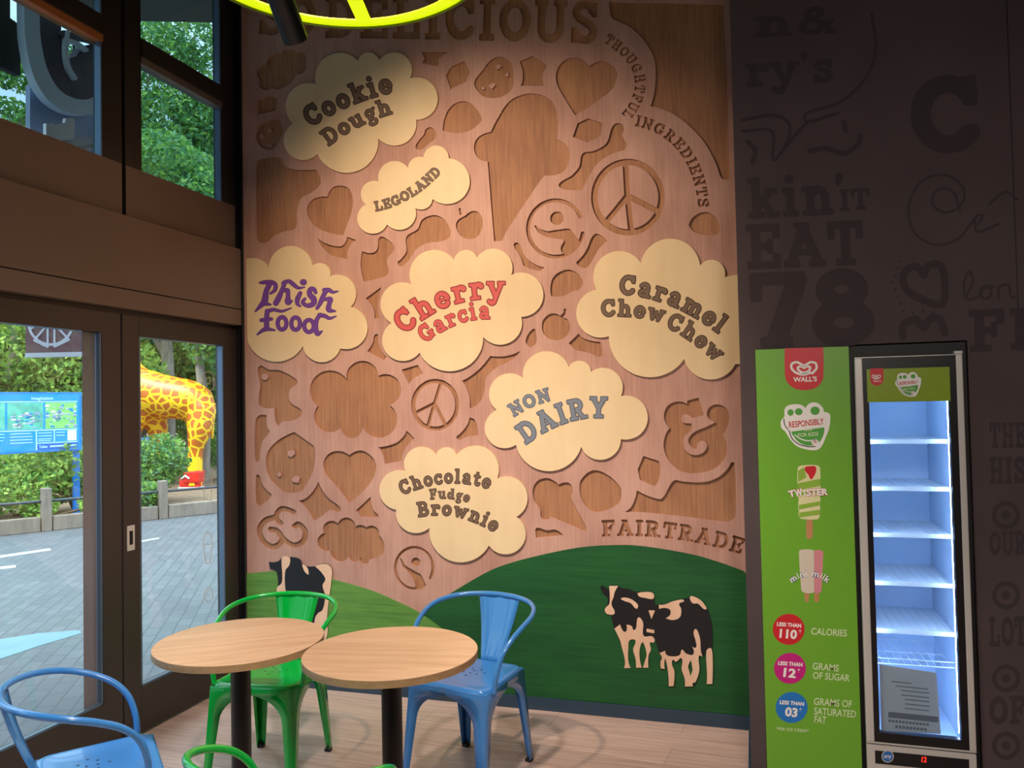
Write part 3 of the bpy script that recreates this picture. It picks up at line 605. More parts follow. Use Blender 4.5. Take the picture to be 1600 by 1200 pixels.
def fairmark(cx, cy, rx, ry, ring, a0, a1, body, head):
    s = SDF(cx - rx - 4, cy - ry - 4, cx + rx + 4, cy + ry + 4, 0.6)
    s.arc(cx, cy, rx - ring / 2, ry - ring / 2, a0, a1, ring / 2, n=64)
    pts, rad = zip(*[((p[0], p[1]), p[2]) for p in body]); s.poly(list(pts), list(rad)); s.seg(head[0], head[1], head[2], head[0] + .1, head[1], head[2])
    return s.loops(0, tol=0.1)
rec('figure_emblem_recess', *fairmark(868, 357, 46, 47, 6, 10, 335, [(836, 353, 1), (843, 361, 3), (855, 366, 4.5), (870, 366, 7), (886, 366, 9), (893, 378, 11), (885, 388, 9)], (870, 341, 10.5)))
rec('figure_emblem_recess', *fairmark(647, 887.5, 31.5, 34.5, 4.5, 55, 390, [(626, 873, 1), (631, 885, 2.5), (641, 893, 4), (652, 902, 7), (656, 912, 8), (655, 916, 6)], (649.5, 878, 6.8)))
rec('shard_recess', S('R7', '170,410 190,395 215,420 240,480 300,530 360,550! 330,572 230,540! 210,480'))
rec('shard_recess', S('R7', '560,520! 620,450 660,360 690,340 755,385! 700,440 665,500 630,550 590,550'))
rec('dome_recess', S('R7', '405,730! 405,640 440,590 510,565 570,590 605,640! 580,690 540,700 480,730'))
rec('cherry_recess', S('R7', '430,840 390,845 350,890 355,960 400,1000 470,1000 520,950 515,890 492,868! 478,862! 497,840! 499,810! 484,808! 482,832! 462,856!'))
rec('shard_recess', S('R7', '245,1010 290,935! 305,940 312,1020 275,1050!'))
rec('shard_recess', S('R7', '515,1025! 575,965! 620,1000 710,1015! 725,1100 700,1110 640,1085 560,1070!'))
rec('irregular_recess', S('P', '722,595! 745,580 766,556! 784,557 800,554 813,548! 800,562 775,575 760,590 757,610 750,628 734,638! 732,615'))
rec('shard_recess', S('R6', '765,745! 860,675! 850,740 840,800 855,870! 820,870! 810,800'))
rec('shard_recess', S('R6', '820,975 840,970 845,1020 865,1070 895,1110! 880,1130! 850,1115 775,1075! 810,1020'))
rec('dripping_recess', S('R12', '90,70 110,45 160,70 230,75 330,130 335,160 295,190 285,240 300,280 360,320 360,360 300,390 250,395 220,425! 200,390 195,310! 105,298 95,250 105,170'), topx('R12', circ(135, 115, 21, n=20)))
rec('flower_recess', CL('R12', '645,128 740,15 845,108 975,150 915,290 930,460 745,430 675,498 610,435 480,440 465,300 450,115'))
rec('shard_recess', S('R12', '990,70! 1090,40! 1125,95! 1080,115 1035,160!'))
rec('shard_recess', S('R12', '1330,490! 1390,430 1415,370! 1450,390 1470,480! 1400,490 1345,510'))
rec('shard_recess', S('R12', '845,555! 950,530 1000,490 1020,450! 1070,500! 1010,570 990,640! 885,660! 870,600'))
rec('strip_recess', S('R12', '75,640 75,400 95,360 145,355! 150,430 165,460 120,520 105,600 100,640'))
rec('cookie_recess', S('R12', '320,460! 440,545! 450,600 440,690 400,780 360,830 270,840 220,810 160,740 140,650 155,580 220,510'), S('R12', '280,580! 318,572! 320,600! 300,618! 278,605!'), S('R12', '212,722! 228,705! 236,735! 222,742!'), S('R12', '305,752! 330,732! 355,750! 345,778! 310,772!'))
rec('shard_recess', S('R12', '80,730! 100,730 120,790 180,850! 150,890 95,925! 80,900'))
rec('heart_recess', S('R12', '665,605! 735,575 800,610 830,670 815,740 760,820 660,905! 590,810 520,730 500,660 530,600 595,578'))
rec('diamond_recess', S('R12', '470,770! 520,860 605,930 600,960 540,950 500,980 440,1015! 410,960 345,890! 410,860'))
rec('shard_recess', S('R12', '705,950! 795,865! 815,950 845,980 840,995! 735,990!'))
def amp():
    P_ = lambda a: [tuple(topx('F', q)) for q in a]
    s = SDF(396, 782, 486, 866, 0.5)
    s.poly(catpath(P_([(392, 125), (345, 105), (295, 102), (262, 140), (268, 190), (292, 212)]), 6), 4.2)
    s.poly(catpath(P_([(250, 165), (175, 190), (128, 260), (150, 345), (220, 395), (285, 375), (300, 325), (262, 272), (215, 262)]), 6), 4.6)
    s.poly(catpath(P_([(285, 305), (330, 350), (400, 385), (470, 350), (482, 275), (435, 222), (402, 236)]), 6), 4.4)
    return s.loops(0, tol=0.1)
rec('ampersand_recess', *amp())
rec('scalloped_recess', CL('F', '630,290 640,215 740,215 810,168 875,240 920,226 962,245 1030,238 1060,305 1102,385 1090,455 1045,478 985,500 960,530 912,482 850,512 825,470 712,500 680,425 580,375'))
rec('ampersand_recess', S('R13', '1255,285! 1255,265! 1325,245! 1358,355! 1285,372! 1240,348 1218,375 1230,400 1280,405! 1278,450 1235,490 1230,540 1260,590 1310,605 1360,585 1378,545 1355,515 1320,530 1308,565 1270,540 1265,500 1300,460 1370,430 1430,400! 1385,370 1380,330 1410,295 1460,290 1505,320 1518,370 1505,430 1475,480! 1500,530 1495,610 1440,680 1340,715 1230,710 1150,650 1110,570 1115,490 1145,435! 1110,370 1130,300 1190,270'))
rec('chunk_recess', S('R13', '945,695! 980,610! 1075,640! 1085,660! 1080,750 1050,800! 960,760!'))
rec('irregular_recess', S('R13', '865,960! 910,920 940,825! 1080,880 1110,860 1170,765 1230,770 1320,775 1400,765 1480,720 1530,650! 1548,650! 1558,980 1530,1015 1480,1020 1200,985 1000,965'))
rec('ice_cream_recess', S('R13', '450,790! 490,775 525,785 540,830 530,870 625,1060 615,1080! 400,990! 385,1005 345,1000 335,940 300,890 290,820 320,765 380,748 430,770'))
rec('chunk_recess', S('R13', '585,770! 665,700 760,730 840,810! 835,890 790,930 710,960 650,950 600,890 583,830'))
rec('shard_recess', S('R13', '305,1070! 320,1058 380,1075 430,1070 480,1105! 310,1122!'))
rec('dome_recess', S('R7', '1265,285! 1300,230 1370,205 1430,235 1455,290 1445,345! 1380,350 1300,330'))
for txt, p0, c, p2, cap in (('SO', (403, 54), (450, 56), (492, 58), 64), ('DELICIOUS', (508, 59), (720, 61), (934, 69), 68), ('THOUGHTFUL', (943, 66), (1024, 116), (971, 178), 17),
                            ('INGREDIENTS', (992, 197), (1082, 216), (1091, 325), 18), ('FAIRTRADE', (941, 839), (1049, 832), (1158, 867), 26)):
    rec('carved_lettering', *flat(word(txt, p0, c, p2, cap, gap=0.12)))

panel = empty('mural_panel', (0, 0, 0), 0, 'tall carved wooden mural panel with recessed hearts, cones and letters above the green hills', 'mural')
mb = MB(); PX1 = 2.940
out = np.array([(0.0, 0.069), (PX1, 0.069), (PX1, roof(PX1) - .002), (0.0, roof(0) - .002)])
holes = [[toY(l, 0.0) for l in ls] for _, ls in RC]
slab_into(mb, [out] + [l for h in holes for l in h], wallY(0.0), 0.0135)
mb.build('carved_face', M['ply'], panel)
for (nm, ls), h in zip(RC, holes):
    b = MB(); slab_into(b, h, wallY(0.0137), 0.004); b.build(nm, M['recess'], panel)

# hills and cows fixed on the lower part of the mural
HB = 0.069
def hill(name, text, y, d, m, label, extra):
    l = toY(S('P', text), y); lo = np.vstack([l, np.array(extra)]) if extra is not None else l
    b = MB(); slab_into(b, [lo], wallY(y), d); return tag(b.build(name, m), label, 'wall panel')
def openpath(text):
    pts = [tuple(map(float, w.split(','))) for w in text.split()]; return np.array(catpath(pts, 8))
dk = toY(openpath('656.5,958 680,942 755,897 800,879 860,864 910,855 955,852 1000,853 1075,865 1125,879 1174,897'), -0.004)
lt = toY(openpath('388,896 430,893 475,896 518,905 580,923 620,940 656,958 690,982 725,1015 752,1050 772,1084'), -0.0065)
lt = np.vstack([[(0.0, HB), (0.0, lt[0, 1])], lt[(lt[:, 0] > 0.002) & (lt[:, 1] > HB + .004)], [(lt[-1, 0], HB)]])
edge = lt[(lt[:, 0] > dk[0, 0] - .002)]                      # the dark hill butts against the light one
dk = np.vstack([edge[::-1] + np.array([.0012, 0]), dk[(dk[:, 0] < 2.939) & (dk[:, 0] > edge[0, 0] + .004)], [(2.939, dk[-1, 1]), (2.939, HB)]])
b = MB(); slab_into(b, [dk], wallY(-0.004), 0.0038); tag(b.build('hill_panel', M['green_dark']), 'dark green stained hill panel on the right, behind two cows', 'wall panel')
b = MB(); slab_into(b, [lt], wallY(-0.0065), 0.0063); tag(b.build('hill_panel', M['green_light']), 'light green stained hill panel on the left, sloping down to the right', 'wall panel')
def cow(label, tagname, black, patches, y, hole=None):
    o = empty('cow_cutout', tuple(onY(*black[0], y)), 0, label, 'cow cutout'); inv = o.location.copy()
    body = slabY('body', [black] + ([hole] if hole is not None else []), y, 0.0025, M['cow_black'], o); body.location = -inv
    for p in patches:
        q = slabY('cream_patch', [p] + ([hole] if hole is not None and len(p) > 120 else []), y - 0.0012, 0.0011, M['cow_cream'], o); q.location = -inv
    return o
cow('black and cream cow cutout facing left, the rear of the right hand pair', 'G', S('G', '255,190 270,165 310,190 345,215! 345,165! 440,165! 470,190 540,200 620,230 700,232 790,232 815,262 815,310! 822,362! 850,420 850,680 825,740 800,770! 770,765 780,830 760,900 757,1025! 693,1025! 715,960 735,880 700,765 680,775 662,870 687,1025! 623,1025! 620,930 595,830 620,740 560,735 547,800 547,950 572,1028! 498,1028! 508,950 468,780 455,740 400,620! 382,560 372,490 372,470! 330,470 296,435 308,395 330,350 325,290 290,260'),
    [S('G', '345,170! 440,170! 405,230 390,290 370,340 375,380 400,430 395,465 330,465 300,430 310,395 345,360 352,300 350,230'), S('G', '470,298 555,300 640,360 640,405 615,400 570,350 500,325'), S('G', '640,245! 780,235 812,265 800,305 720,295 660,280'),
     S('G', '400,615! 460,570! 495,645 525,640 525,575! 580,590 600,630 625,610 640,510 665,500 700,560 705,690 790,695 820,735 800,765! 770,760 780,830 755,900 755,1022! 695,1022! 715,960 735,880 700,760 680,770 660,870 685,1022! 625,1022! 620,930 595,830 620,740 560,735 545,800 545,950 570,1026! 500,1026! 510,950 470,780 460,740'), S('G', '755,425! 825,425! 785,515!'), S('G', '735,615! 815,630! 815,665! 735,650!')], -0.0075)
cow('black and cream cow cutout, the front and larger of the right hand pair', 'G', S('G', '825,375! 862,362 930,358 1000,330 1110,308 1180,285 1215,272 1300,315 1365,400! 1410,560 1420,700 1418,820 1428,950 1424,1195! 1356,1195! 1362,1100 1352,860! 1325,905! 1285,905 1290,1050 1245,1180! 1222,1218! 1130,1222! 1125,1130 1096,1040 1096,930 1040,965 1008,945 1002,990 1029,1060 1019,1218! 960,1218! 955,1080 928,935 922,980 928,1040! 880,1035! 875,960 890,905 870,880! 840,780 822,680 820,420'),
    [S('G', '862,366! 930,362 1000,334 1108,312 1125,330 1075,355 1095,410 1085,490 1020,525 935,505! 980,470 980,420 930,400 865,410!'), S('G', '1185,290 1215,277 1300,320 1358,395 1360,412! 1330,410 1270,355 1215,350'), S('G', '1358,850 1390,818 1413,830 1424,950 1420,1192! 1360,1192! 1365,1100'),
     S('G', '870,870! 930,845! 945,890 1010,905 1080,890 1105,835 1140,870 1210,890 1228,850 1205,800! 1250,810 1245,740 1225,660 1245,620 1275,660 1295,740 1300,840 1320,910! 1280,900 1285,1050 1240,1178! 1215,1183 1220,1215! 1135,1218! 1130,1130 1100,1040 1100,925 1040,960 1010,940 1000,990 1025,1060 1015,1215! 965,1215! 960,1080 930,930 920,980 925,1035! 885,1030! 880,960 895,920')], -0.0105, S('G', '1198,945! 1168,1010 1180,1060 1190,1105! 1212,1050 1208,1000'))
cow('black and cream cow cutout behind the green chair, left of the mural', 'F', S('F', '200,515! 270,510 300,475! 365,478! 440,493 470,540 560,548! 650,528 692,570 692,650 667,840 657,960 662,1060 640,1132! 560,1100! 500,1010 400,1000 330,960 335,760! 262,757! 262,600 210,570!'),
    [S('F', '300,478! 360,480 360,540 330,580 325,680 335,755! 265,755! 265,715 300,680 305,600 300,540'), S('F', '460,535! 500,560 510,615! 480,590'), S('F', '560,550! 650,532 690,570 690,650 665,840 655,960 660,1060 640,1130! 560,1100 560,960 585,915 620,890 640,780 620,700 640,660 640,640 605,590')], -0.0095)

# cream cloud plaques with cut lettering
CY = -0.014
def lettering(o, inv, words, a, c_out, c_in, name='lettering'):
    for args in words:
        kw = args[5] if len(args) > 5 else {}
        for lv, y, m in ((0.028, CY - .0010, M[c_out]), (-0.018, CY - .0020, M[c_in])):
            lp = flat(word(*args[:5], tagname=a, level=lv, **kw))
            q = slabY(name if lv < 0 else 'letter_edge', lp, y, 0.0009, m, o if lv > 0 else last); q.location = -inv if lv > 0 else (0, 0, 0)
            if lv > 0: last = q; q.name = name
            else: q.name = 'letter_fill'
def plaque(label, outline, depth=0.0135):
    l = toY(outline, CY); l[:, 0] = np.clip(l[:, 0], 0.001, PX1)
    c = l.mean(axis=0); o = empty('cloud_plaque', (c[0], CY, c[1]), 0, label, 'cloud plaque'); inv = o.location.copy()
    b = MB(); slab_into(b, [l], wallY(CY), depth); q = b.build('cloud_board', M['cloud'], o); q.location = -inv
    return o, inv
o, v = plaque('cream cloud plaque with two lines of brown lettering, topmost left on the mural', CL('R2', '455,525 540,345 718,380 790,328 850,378 1005,345 1042,490 1215,600 1080,748 1010,893 843,865 655,1080 463,962 270,940 312,772 280,600'))
lettering(o, v, [('Cookie', (486, 200), (548, 158), (615, 145), 33), ('Dough', (514, 229), (562, 192), (614, 178), 27)], 'P', 'brown_out', 'brown_in')
o, v = plaque('smallest cream cloud plaque, with one slanted line of brown capitals', CL('A', '210,795 190,600 345,560 420,370 650,415 700,322 810,305 935,183 1075,315 1293,545 905,740 815,845 725,835 650,1035 430,1005 160,1045'))
lettering(o, v, [('LEGOLAND', (587, 330.5), (641, 322), (690, 270), 16)], 'P', 'brown_out', 'brown_in')
o, v = plaque('cream cloud plaque with purple lettering, cut off by the mural left edge', CL('R6', '18,500 80,494 160,555 295,417 432,540 515,535 545,605 670,630 672,797 768,975 605,1057 520,1140 372,1042 190,1140 27,1010 -'))
K = [[(330, 430, 30), (285, 530, 30), (268, 640, 38), (205, 715, 22), (152, 772, 7)], [(250, 670, 30), (342, 688, 9)], [(207, 415, 11), (260, 410, 22), (350, 405, 22), (402, 440, 24), (395, 505, 22), (338, 550, 11)],
     [(520, 410, 26), (490, 490, 22), (445, 600, 33), (408, 668, 33)], [(500, 420, 22), (570, 395, 22), (630, 438, 24), (690, 478, 17), (768, 470, 5)], [(488, 520, 16), (552, 510, 26), (560, 580, 24), (560, 655, 35), (610, 640, 8)],
     [(748, 408, 36), (756, 408, 36)], [(712, 545, 23), (678, 620, 28), (678, 680, 20), (714, 708, 9)], [(905, 535, 20), (882, 492, 22), (838, 500, 28), (830, 560, 30), (882, 620, 34), (872, 680, 30), (800, 700, 24), (742, 660, 20), (772, 616, 16)],
     [(1040, 510, 26), (1000, 580, 25), (966, 660, 26), (922, 735, 17)], [(1010, 505, 22), (1070, 505, 24), (1120, 532, 17), (1188, 520, 4)], [(1010, 622, 18), (1090, 620, 27), (1075, 680, 26), (1070, 752, 30), (1152, 770, 7)],
     [(296, 775, 24), (380, 750, 19), (480, 770, 15), (602, 730, 4)], [(298, 770, 26), (292, 880, 28), (288, 980, 28), (240, 1010, 20), (175, 1062, 7)], [(300, 990, 25), (395, 1008, 7)], [(228, 882, 22), (352, 868, 18)],
     [(960, 815, 24), (918, 880, 24), (905, 980, 28), (930, 1050, 28), (985, 1020, 7)], [(950, 818, 23), (1020, 828, 22), (1080, 858, 18), (1162, 832, 4)]]
s = SDF(384, 424, 540, 532, 0.5)
for ch in K:
    q = catpath([(x, y, r) for x, y, r in ch], 6) if len(ch) > 2 else ch
    s.poly([tuple(topx('K', (p[0], p[1]))) for p in q], [max(.3, p[2] * .125) for p in q])
for (cx, cy, rx, ry) in ((485, 922, 55, 78), (655, 925, 55, 78), (822, 955, 60, 76)): s.arc(*topx('K', (cx, cy)), rx * .125, ry * .125, 0, 360, 2.9)
a_ = slabY('lettering', s.loops(0.45, tol=.08), CY - .001, .0009, M['purple_out'], o); a_.location = -v
slabY('letter_fill', s.loops(-0.45, tol=.08), CY - .002, .0009, M['purple_in'], a_)
o, v = plaque('cream cloud plaque with arched red lettering in the middle of the mural', CL('B', '360,425 455,145 740,205 840,117 945,185 1185,135 1250,340 1535,545 1340,715 1260,930 1000,895 720,1200 430,1035 130,1030 180,770 105,510'))
lettering(o, v, [('Cherry', (310, 880), (640, 530), (1195, 552), 212), ('Garcia', (485, 955), (772, 722), (1062, 738), 158)], 'B', 'red_out', 'red_in')
o, v = plaque('cream cloud plaque with three words of brown lettering, cut off by the mural right edge',
              np.vstack([CL('E', '1385,390 1455,372 1530,370 - 1549,1168 1520,1166 1480,1165 1300,1300 1022,1122 600,1264 350,915 60,690 240,500 330,185 635,260 900,45 1165,285 1335,255')]))
lettering(o, v, [('Caramel', (440, 548), (882, 554), (1330, 900), 182), ('Chew', (285, 748), (560, 722), (832, 803), 158), ('Chew', (852, 842), (1040, 905), (1300, 1155), 160)], 'E', 'brown_out', 'brown_in')
o, v = plaque('cream cloud plaque with two lines of slate blue capitals', CL('Cz', '440,290 620,52 850,190 975,140 1048,235 1275,245 1315,450 1550,690 1315,835 1240,985 960,905 640,1120 378,885 110,800 205,575 160,345'))
lettering(o, v, [('NON', (362, 640), (525, 530), (693, 494), 122), ('DAIRY', (470, 888), (830, 613), (1192, 652), 192)], 'Cz', 'blue_out', 'blue_in')
o, v = plaque('lowest cream cloud plaque, with three lines of brown lettering just above the hills', CL('D', '330,285 440,55 622,130 715,55 818,130 1130,80 1210,355 1490,470 1395,725 1440,1015 1130,1000 830,1160 560,830 320,845 240,655 85,415'))
lettering(o, v, [('Chocolate', (303, 522), (717, 319), (1132, 462), 142), ('Fudge', (568, 560), (750, 530), (935, 590), 102), ('Brownie', (455, 730), (820, 653), (1185, 878), 145)], 'D', 'brown_out', 'brown_in')

# ------------------------------------------------------------------ lettering in plain sans capitals (built-in typeface)
_tc = {}
def textmesh(txt, bold=0.012):
    if (txt, bold) not in _tc:
        c = bpy.data.curves.new('t', 'FONT'); c.body = txt; c.size = 1.0; c.offset = bold; c.resolution_u = 4
        o = bpy.data.objects.new('t', c); COL.objects.link(o); dg = bpy.context.evaluated_depsgraph_get(); dg.update()
        me = o.evaluated_get(dg).to_mesh(); v = np.array([q.co[:2] for q in me.vertices]); f = [tuple(p.vertices) for p in me.polygons]
        o.evaluated_get(dg).to_mesh_clear(); bpy.data.objects.remove(o); bpy.data.curves.remove(c); _tc[(txt, bold)] = (v, f)
    return _tc[(txt, bold)]
_H = textmesh('H')[0]; CAPH = _H[:, 1].max()
def text_into(mb, txt, p0, p1, cap, Y, bold=0.012, mi=0, plane=None):
    """text between two photo pixels on the plane y=Y, cap height in pixels"""
    v, f = textmesh(txt, bold); P = (lambda q: onY(q[0], q[1], Y)) if plane is None else plane
    p0 = np.array(p0, float); p1 = np.array(p1, float); d = (p1 - p0); L = np.hypot(*d); n = np.array([d[1], -d[0]]) / L
    x0, x1 = v[:, 0].min(), v[:, 0].max()
    q = p0 + np.outer((v[:, 0] - x0) / (x1 - x0), d) + np.outer(v[:, 1] / CAPH * cap, n)
    mb.add([P(a) for a in q], f, mi)
def textY(name, items, Y, m, parent=None, bold=0.012):
    b = MB()
    for it in items: text_into(b, *it, Y, bold)
    return b.build(name, m, parent)

# ------------------------------------------------------------------ chairs
def chair(color, hole, x, y, deg, label):
    t = empty('metal_armchair', (x, y, 0), R(deg), label, 'chair', 'pressed steel armchairs around the two tables')
    # seat: dished square pan with rounded corners and turned-down rim
    def rr(hx0, hx1, hy0, hy1, rad, n=6):
        pts = []
        for (cx, cy, a0) in ((hx1 - rad, hy1 - rad, 0), (-hx1 + rad, hy1 - rad, 90), (-hx0 + rad, hy0 + rad, 180), (hx0 - rad, hy0 + rad, 270)):
            for k in range(n + 1): a = R(a0 + 90 * k / n); pts.append((cx + rad * math.cos(a), cy + rad * math.sin(a)))
        return np.array(pts)
    b = MB(); rings = []
    base = rr(.195, .172, -.19, .185, .045)      # front wider than the back
    for (k, z) in ((0.0, .443), (.3, .4455), (.55, .4455), (.75, .4465), (.88, .449), (.96, .450), (1.0, .446), (1.015, .436), (1.02, .405)): rings.append([(p[0] * k, p[1] * k, z) for p in base])
    n = len(base); vs = [p for r_ in rings[1:] for p in r_]; m_ = len(rings) - 1
    fs = [(i * n + k, i * n + (k + 1) % n, (i + 1) * n + (k + 1) % n, (i + 1) * n + k) for i in range(m_ - 1) for k in range(n)]
    fs = [q[::-1] for q in fs]
    b.add(vs, fs, 0, True); b.add(rings[1], [tuple(range(n))], 0)
    for (hx, hy) in [(0, 0), (.035, .0), (-.035, 0), (0, .035), (0, -.035), (.025, .06), (-.025, .06), (.06, .03), (-.06, .03)]:
        b.add([(hx + .0055 * math.cos(2 * math.pi * k / 8), hy + .0055 * math.sin(2 * math.pi * k / 8), (.4459)) for k in range(8)], [tuple(range(8))], 1)
    sd = b.build('seat', [color, hole], t); bm_ = bmesh.new(); bm_.from_mesh(sd.data); bmesh.ops.remove_doubles(bm_, verts=bm_.verts, dist=.0002); bm_.to_mesh(sd.data); bm_.free(); md = sd.modifiers.new('thick', 'SOLIDIFY'); md.thickness = .003; md.offset = -1
    # legs: folded channels that spread into an arched apron under the seat
    for (sx, sy) in ((1, -1), (-1, -1), (1, 1), (-1, 1)):
        hx = .196 if sy < 0 else .174; hy = .192 if sy < 0 else .186
        fx, fy = (.212, .238) if sy < 0 else (.188, .232)
        N = 22; b = MB()
        def corner(s_): return np.array([sx * (hx + (fx - hx) * s_), sy * (hy + (fy - hy) * s_), .438 - .428 * s_])
        for axis in (0, 1):
            half = hx if axis == 0 else (.19)
            vs = []
            for i in range(N + 1):
                s_ = (i / N)**1.6; c = corner(s_); zz = .438 - c[2]
                if zz < .035: w_ = half
                else:
                    q = min(1.0, (zz - .035) / .105); w_ = .062 - .03 * min(1, (zz - .035) / .36) + (half - .06) * (1 - math.sqrt(max(0, 1 - (1 - q)**2))) if q < 1 else .062 - .03 * (zz - .035) / .36
                    w_ = min(half, w_)
                inner = c.copy(); inner[axis] -= (sx if axis == 0 else sy) * w_
                vs += [c, inner]
            fs = [(2 * i, 2 * i + 1, 2 * i + 3, 2 * i + 2) for i in range(N)]
            b.add(vs, fs, 0, True)
        leg = b.build('leg', color, t); md = leg.modifiers.new('thick', 'SOLIDIFY'); md.thickness = .0035; md.offset = 0
        c = corner(1.0); q = MB(); q.box(min(c[0] - sx * .028, c[0] + sx * .002), max(c[0] - sx * .028, c[0] + sx * .002), min(c[1] - sy * .028, c[1] + sy * .002), max(c[1] - sy * .028, c[1] + sy * .002), 0.0, .015, bev=.003); q.build('rubber_foot', M['rubber'], leg)
    half = [(0, .285, .738), (.1, .272, .736), (.185, .23, .732), (.245, .165, .722), (.272, .09, .705), (.270, .01, .678), (.256, -.06, .640), (.237, -.11, .585), (.222, -.135, .51), (.210, -.14, .432)]
    pts = [(-a, b_, c) for a, b_, c in half[::-1]][:-1] + half
    b = MB(); b.tube(catpath(pts, 7), .0115, n=12); b.build('hoop', color, t)
    b = MB(); vs = []
    for i in range(13):
        s_ = i / 12; z = .447 + (.738 - .447) * s_; w_ = .052 + (.115 - .052) * s_; yy = .172 + (.285 - .172) * s_ + .012 * math.sin(s_ * math.pi)
        for k in range(7): u = -1 + k / 3; vs.append((u * w_, yy - .016 * s_ * u * u + (.004 if k in (2, 4) else 0) - .004 * (k == 3), z))
    b.add(vs, [(i * 7 + k, i * 7 + k + 1, (i + 1) * 7 + k + 1, (i + 1) * 7 + k) for i in range(12) for k in range(6)], 0, True)
    sp_ = b.build('splat', color, t); md = sp_.modifiers.new('thick', 'SOLIDIFY'); md.thickness = .004
    return t
B_, G_ = (M['chair_blue'], M['hole']), (M['chair_green'], M['hole_g'])
chair(*B_, 1.735, -.787, -13, 'pale blue steel armchair behind the right table, in front of the dark green hill')
chair(*G_, .835, -.985, 7, 'green steel armchair behind the left table, in front of the left hill')
chair(*B_, .80, -1.965, 137, 'pale blue steel armchair by the glass door, nearest the camera on the left')
chair(*G_, 1.75, -2.21, 181, 'green steel armchair in the foreground, only its arm tips showing below the right table')

# ------------------------------------------------------------------ tables
def table(x, y, z, rz, label):
    t = empty('pedestal_table', (x, y, 0), rz, label, 'table', 'round tables by the mural'); r = .322
    b = MB(); b.lathe([(r - .0015, z - .028), (r, z - .0265), (r, z - .0015), (r - .0015, z)], n=96); o = b.build('tabletop', [M['table']], t)
    b = MB(); b.lathe([(r + .0003, z - .0262), (r + .0003, z - .0018)], n=96); q = b.v[:]; e = MB(); e.add(q, [(k, (k + 1) % 96, 96 + (k + 1) % 96, 96 + k) for k in range(96)], 0, True); e.build('edge_band', M['table_edge'], o)
    b = MB(); b.lathe([(.038, .012), (.038, z - .036), (.09, z - .034), (.09, z - .0282)], n=32); b.build('column', M['black'], t)
    b = MB(); b.lathe([(.2, 0), (.2, .007), (.19, .012), (.04, .016)], n=48); b.build('base_plate', M['black'], t)
table(1.03, -1.487, .75, R(35), 'round oak topped pedestal table on the left, nearest the glass doors')
table(1.683, -1.487, .752, R(10), 'round oak topped pedestal table on the right, nearest the freezer')

# ------------------------------------------------------------------ hanging ring lamp and spotlight
Zr = 2.95
pa, pb, pf = (onZ(*q, Zr)[:2] for q in ((366, 0), (722, 0), (556, 42)))
A_ = 2 * np.array([pb - pa, pf - pa]); rhs = np.array([pb @ pb - pa @ pa, pf @ pf - pa @ pa]); rc = np.linalg.solve(A_, rhs); rr_ = np.hypot(*(pa - rc))
far = onZ(571, 38, Zr)[:2]; ang = math.atan2(far[1] - rc[1], far[0] - rc[0])
lampo = empty('ring_lamp', (rc[0], rc[1], Zr), ang, 'glowing yellow peace sign ring lamp hanging at the top edge', 'lamp')
def flatring(mb, r0, r1, z0, z1, n=96):
    vs = [(r * math.cos(2 * math.pi * k / n), r * math.sin(2 * math.pi * k / n), z) for (r, z) in ((r0, z0), (r1, z0), (r1, z1), (r0, z1)) for k in range(n)]
    for i in range(4): mb.add([], []); 
    mb.add(vs, [(i * n + k, ((i + 1) % 4) * n + k, ((i + 1) % 4) * n + (k + 1) % n, i * n + (k + 1) % n) for i in range(4) for k in range(n)])
BW = .048
b = MB(); flatring(b, rr_ - BW, rr_ - .002, .0, .004); b.build('lit_ring', M['neon'], lampo)
b = MB(); flatring(b, rr_ - .0015, rr_ + .004, -.007, .018); b.build('ring_body', M['neon_rim'], lampo)
for k, (a, l0, l1) in enumerate(((0, -rr_ + BW, rr_ - BW), (135, 0, rr_ - BW), (225, 0, rr_ - BW))):
    Mx = Matrix.Rotation(R(a), 4, 'Z'); b = MB(); b.box(l0 + (0.03 if k else 0), l1, -BW / 2, BW / 2, .0002 + .0003 * k, .0036 + .0002 * k, M=Mx); b.build('lit_spoke', M['neon'], lampo)
    b = MB(); b.box(l0 + (0.03 if k else 0), l1, -BW / 2 + .02, BW / 2 - .02, .0045, .018, M=Mx); b.build('spoke_body', M['neon_rim'], lampo)
for a in (60, 180, 300):
    x_, y_ = (rr_ - .025) * math.cos(R(a)), (rr_ - .025) * math.sin(R(a)); wx = rc[0] + x_ * math.cos(ang) - y_ * math.sin(ang)
    b = MB(); b.tube([(x_, y_, .005), (x_, y_, roof(wx) - Zr - .001)], .0015, n=6); b.build('suspension_wire', M['black_matt'], lampo)
pA, pB = onD(424, -42, 2.0), onD(462, 63, 2.12)
so = empty('spotlight', tuple((pA + pB) / 2), 0, 'black cylindrical track spotlight overlapping the yellow ring lamp', 'lamp'); c_ = (pA + pB) / 2
b = MB(); b.tube([pA - c_, pB - c_], .0335, n=28); b.build('lamp_can', M['black'], so)
ax = (pB - pA) / np.linalg.norm(pB - pA)
b = MB(); b.tube([pA - c_ - ax * .02, pA - c_], [.026, .0335], n=24); b.build('lamp_cap', M['black_matt'], so)
b = MB(); b.tube([(0.0, 0.03, 0.02), (0.0, .045, .12), (0, .045, roof(c_[0]) - .056 - c_[2])], .006, n=8); b.build('mount_arm', M['black'], so)
tr = bx('track_rail', M['black'], c_[0] - 1.3, c_[0] + 1.3, c_[1] + .025, c_[1] + .065, -.017, .017)
tr.location = (0, 0, 0)
me = tr.data
for v_ in me.vertices: v_.co.z += roof(v_.co.x) - .036
tag(tr, 'black lighting track along the dark sloping ceiling', 'lighting track')

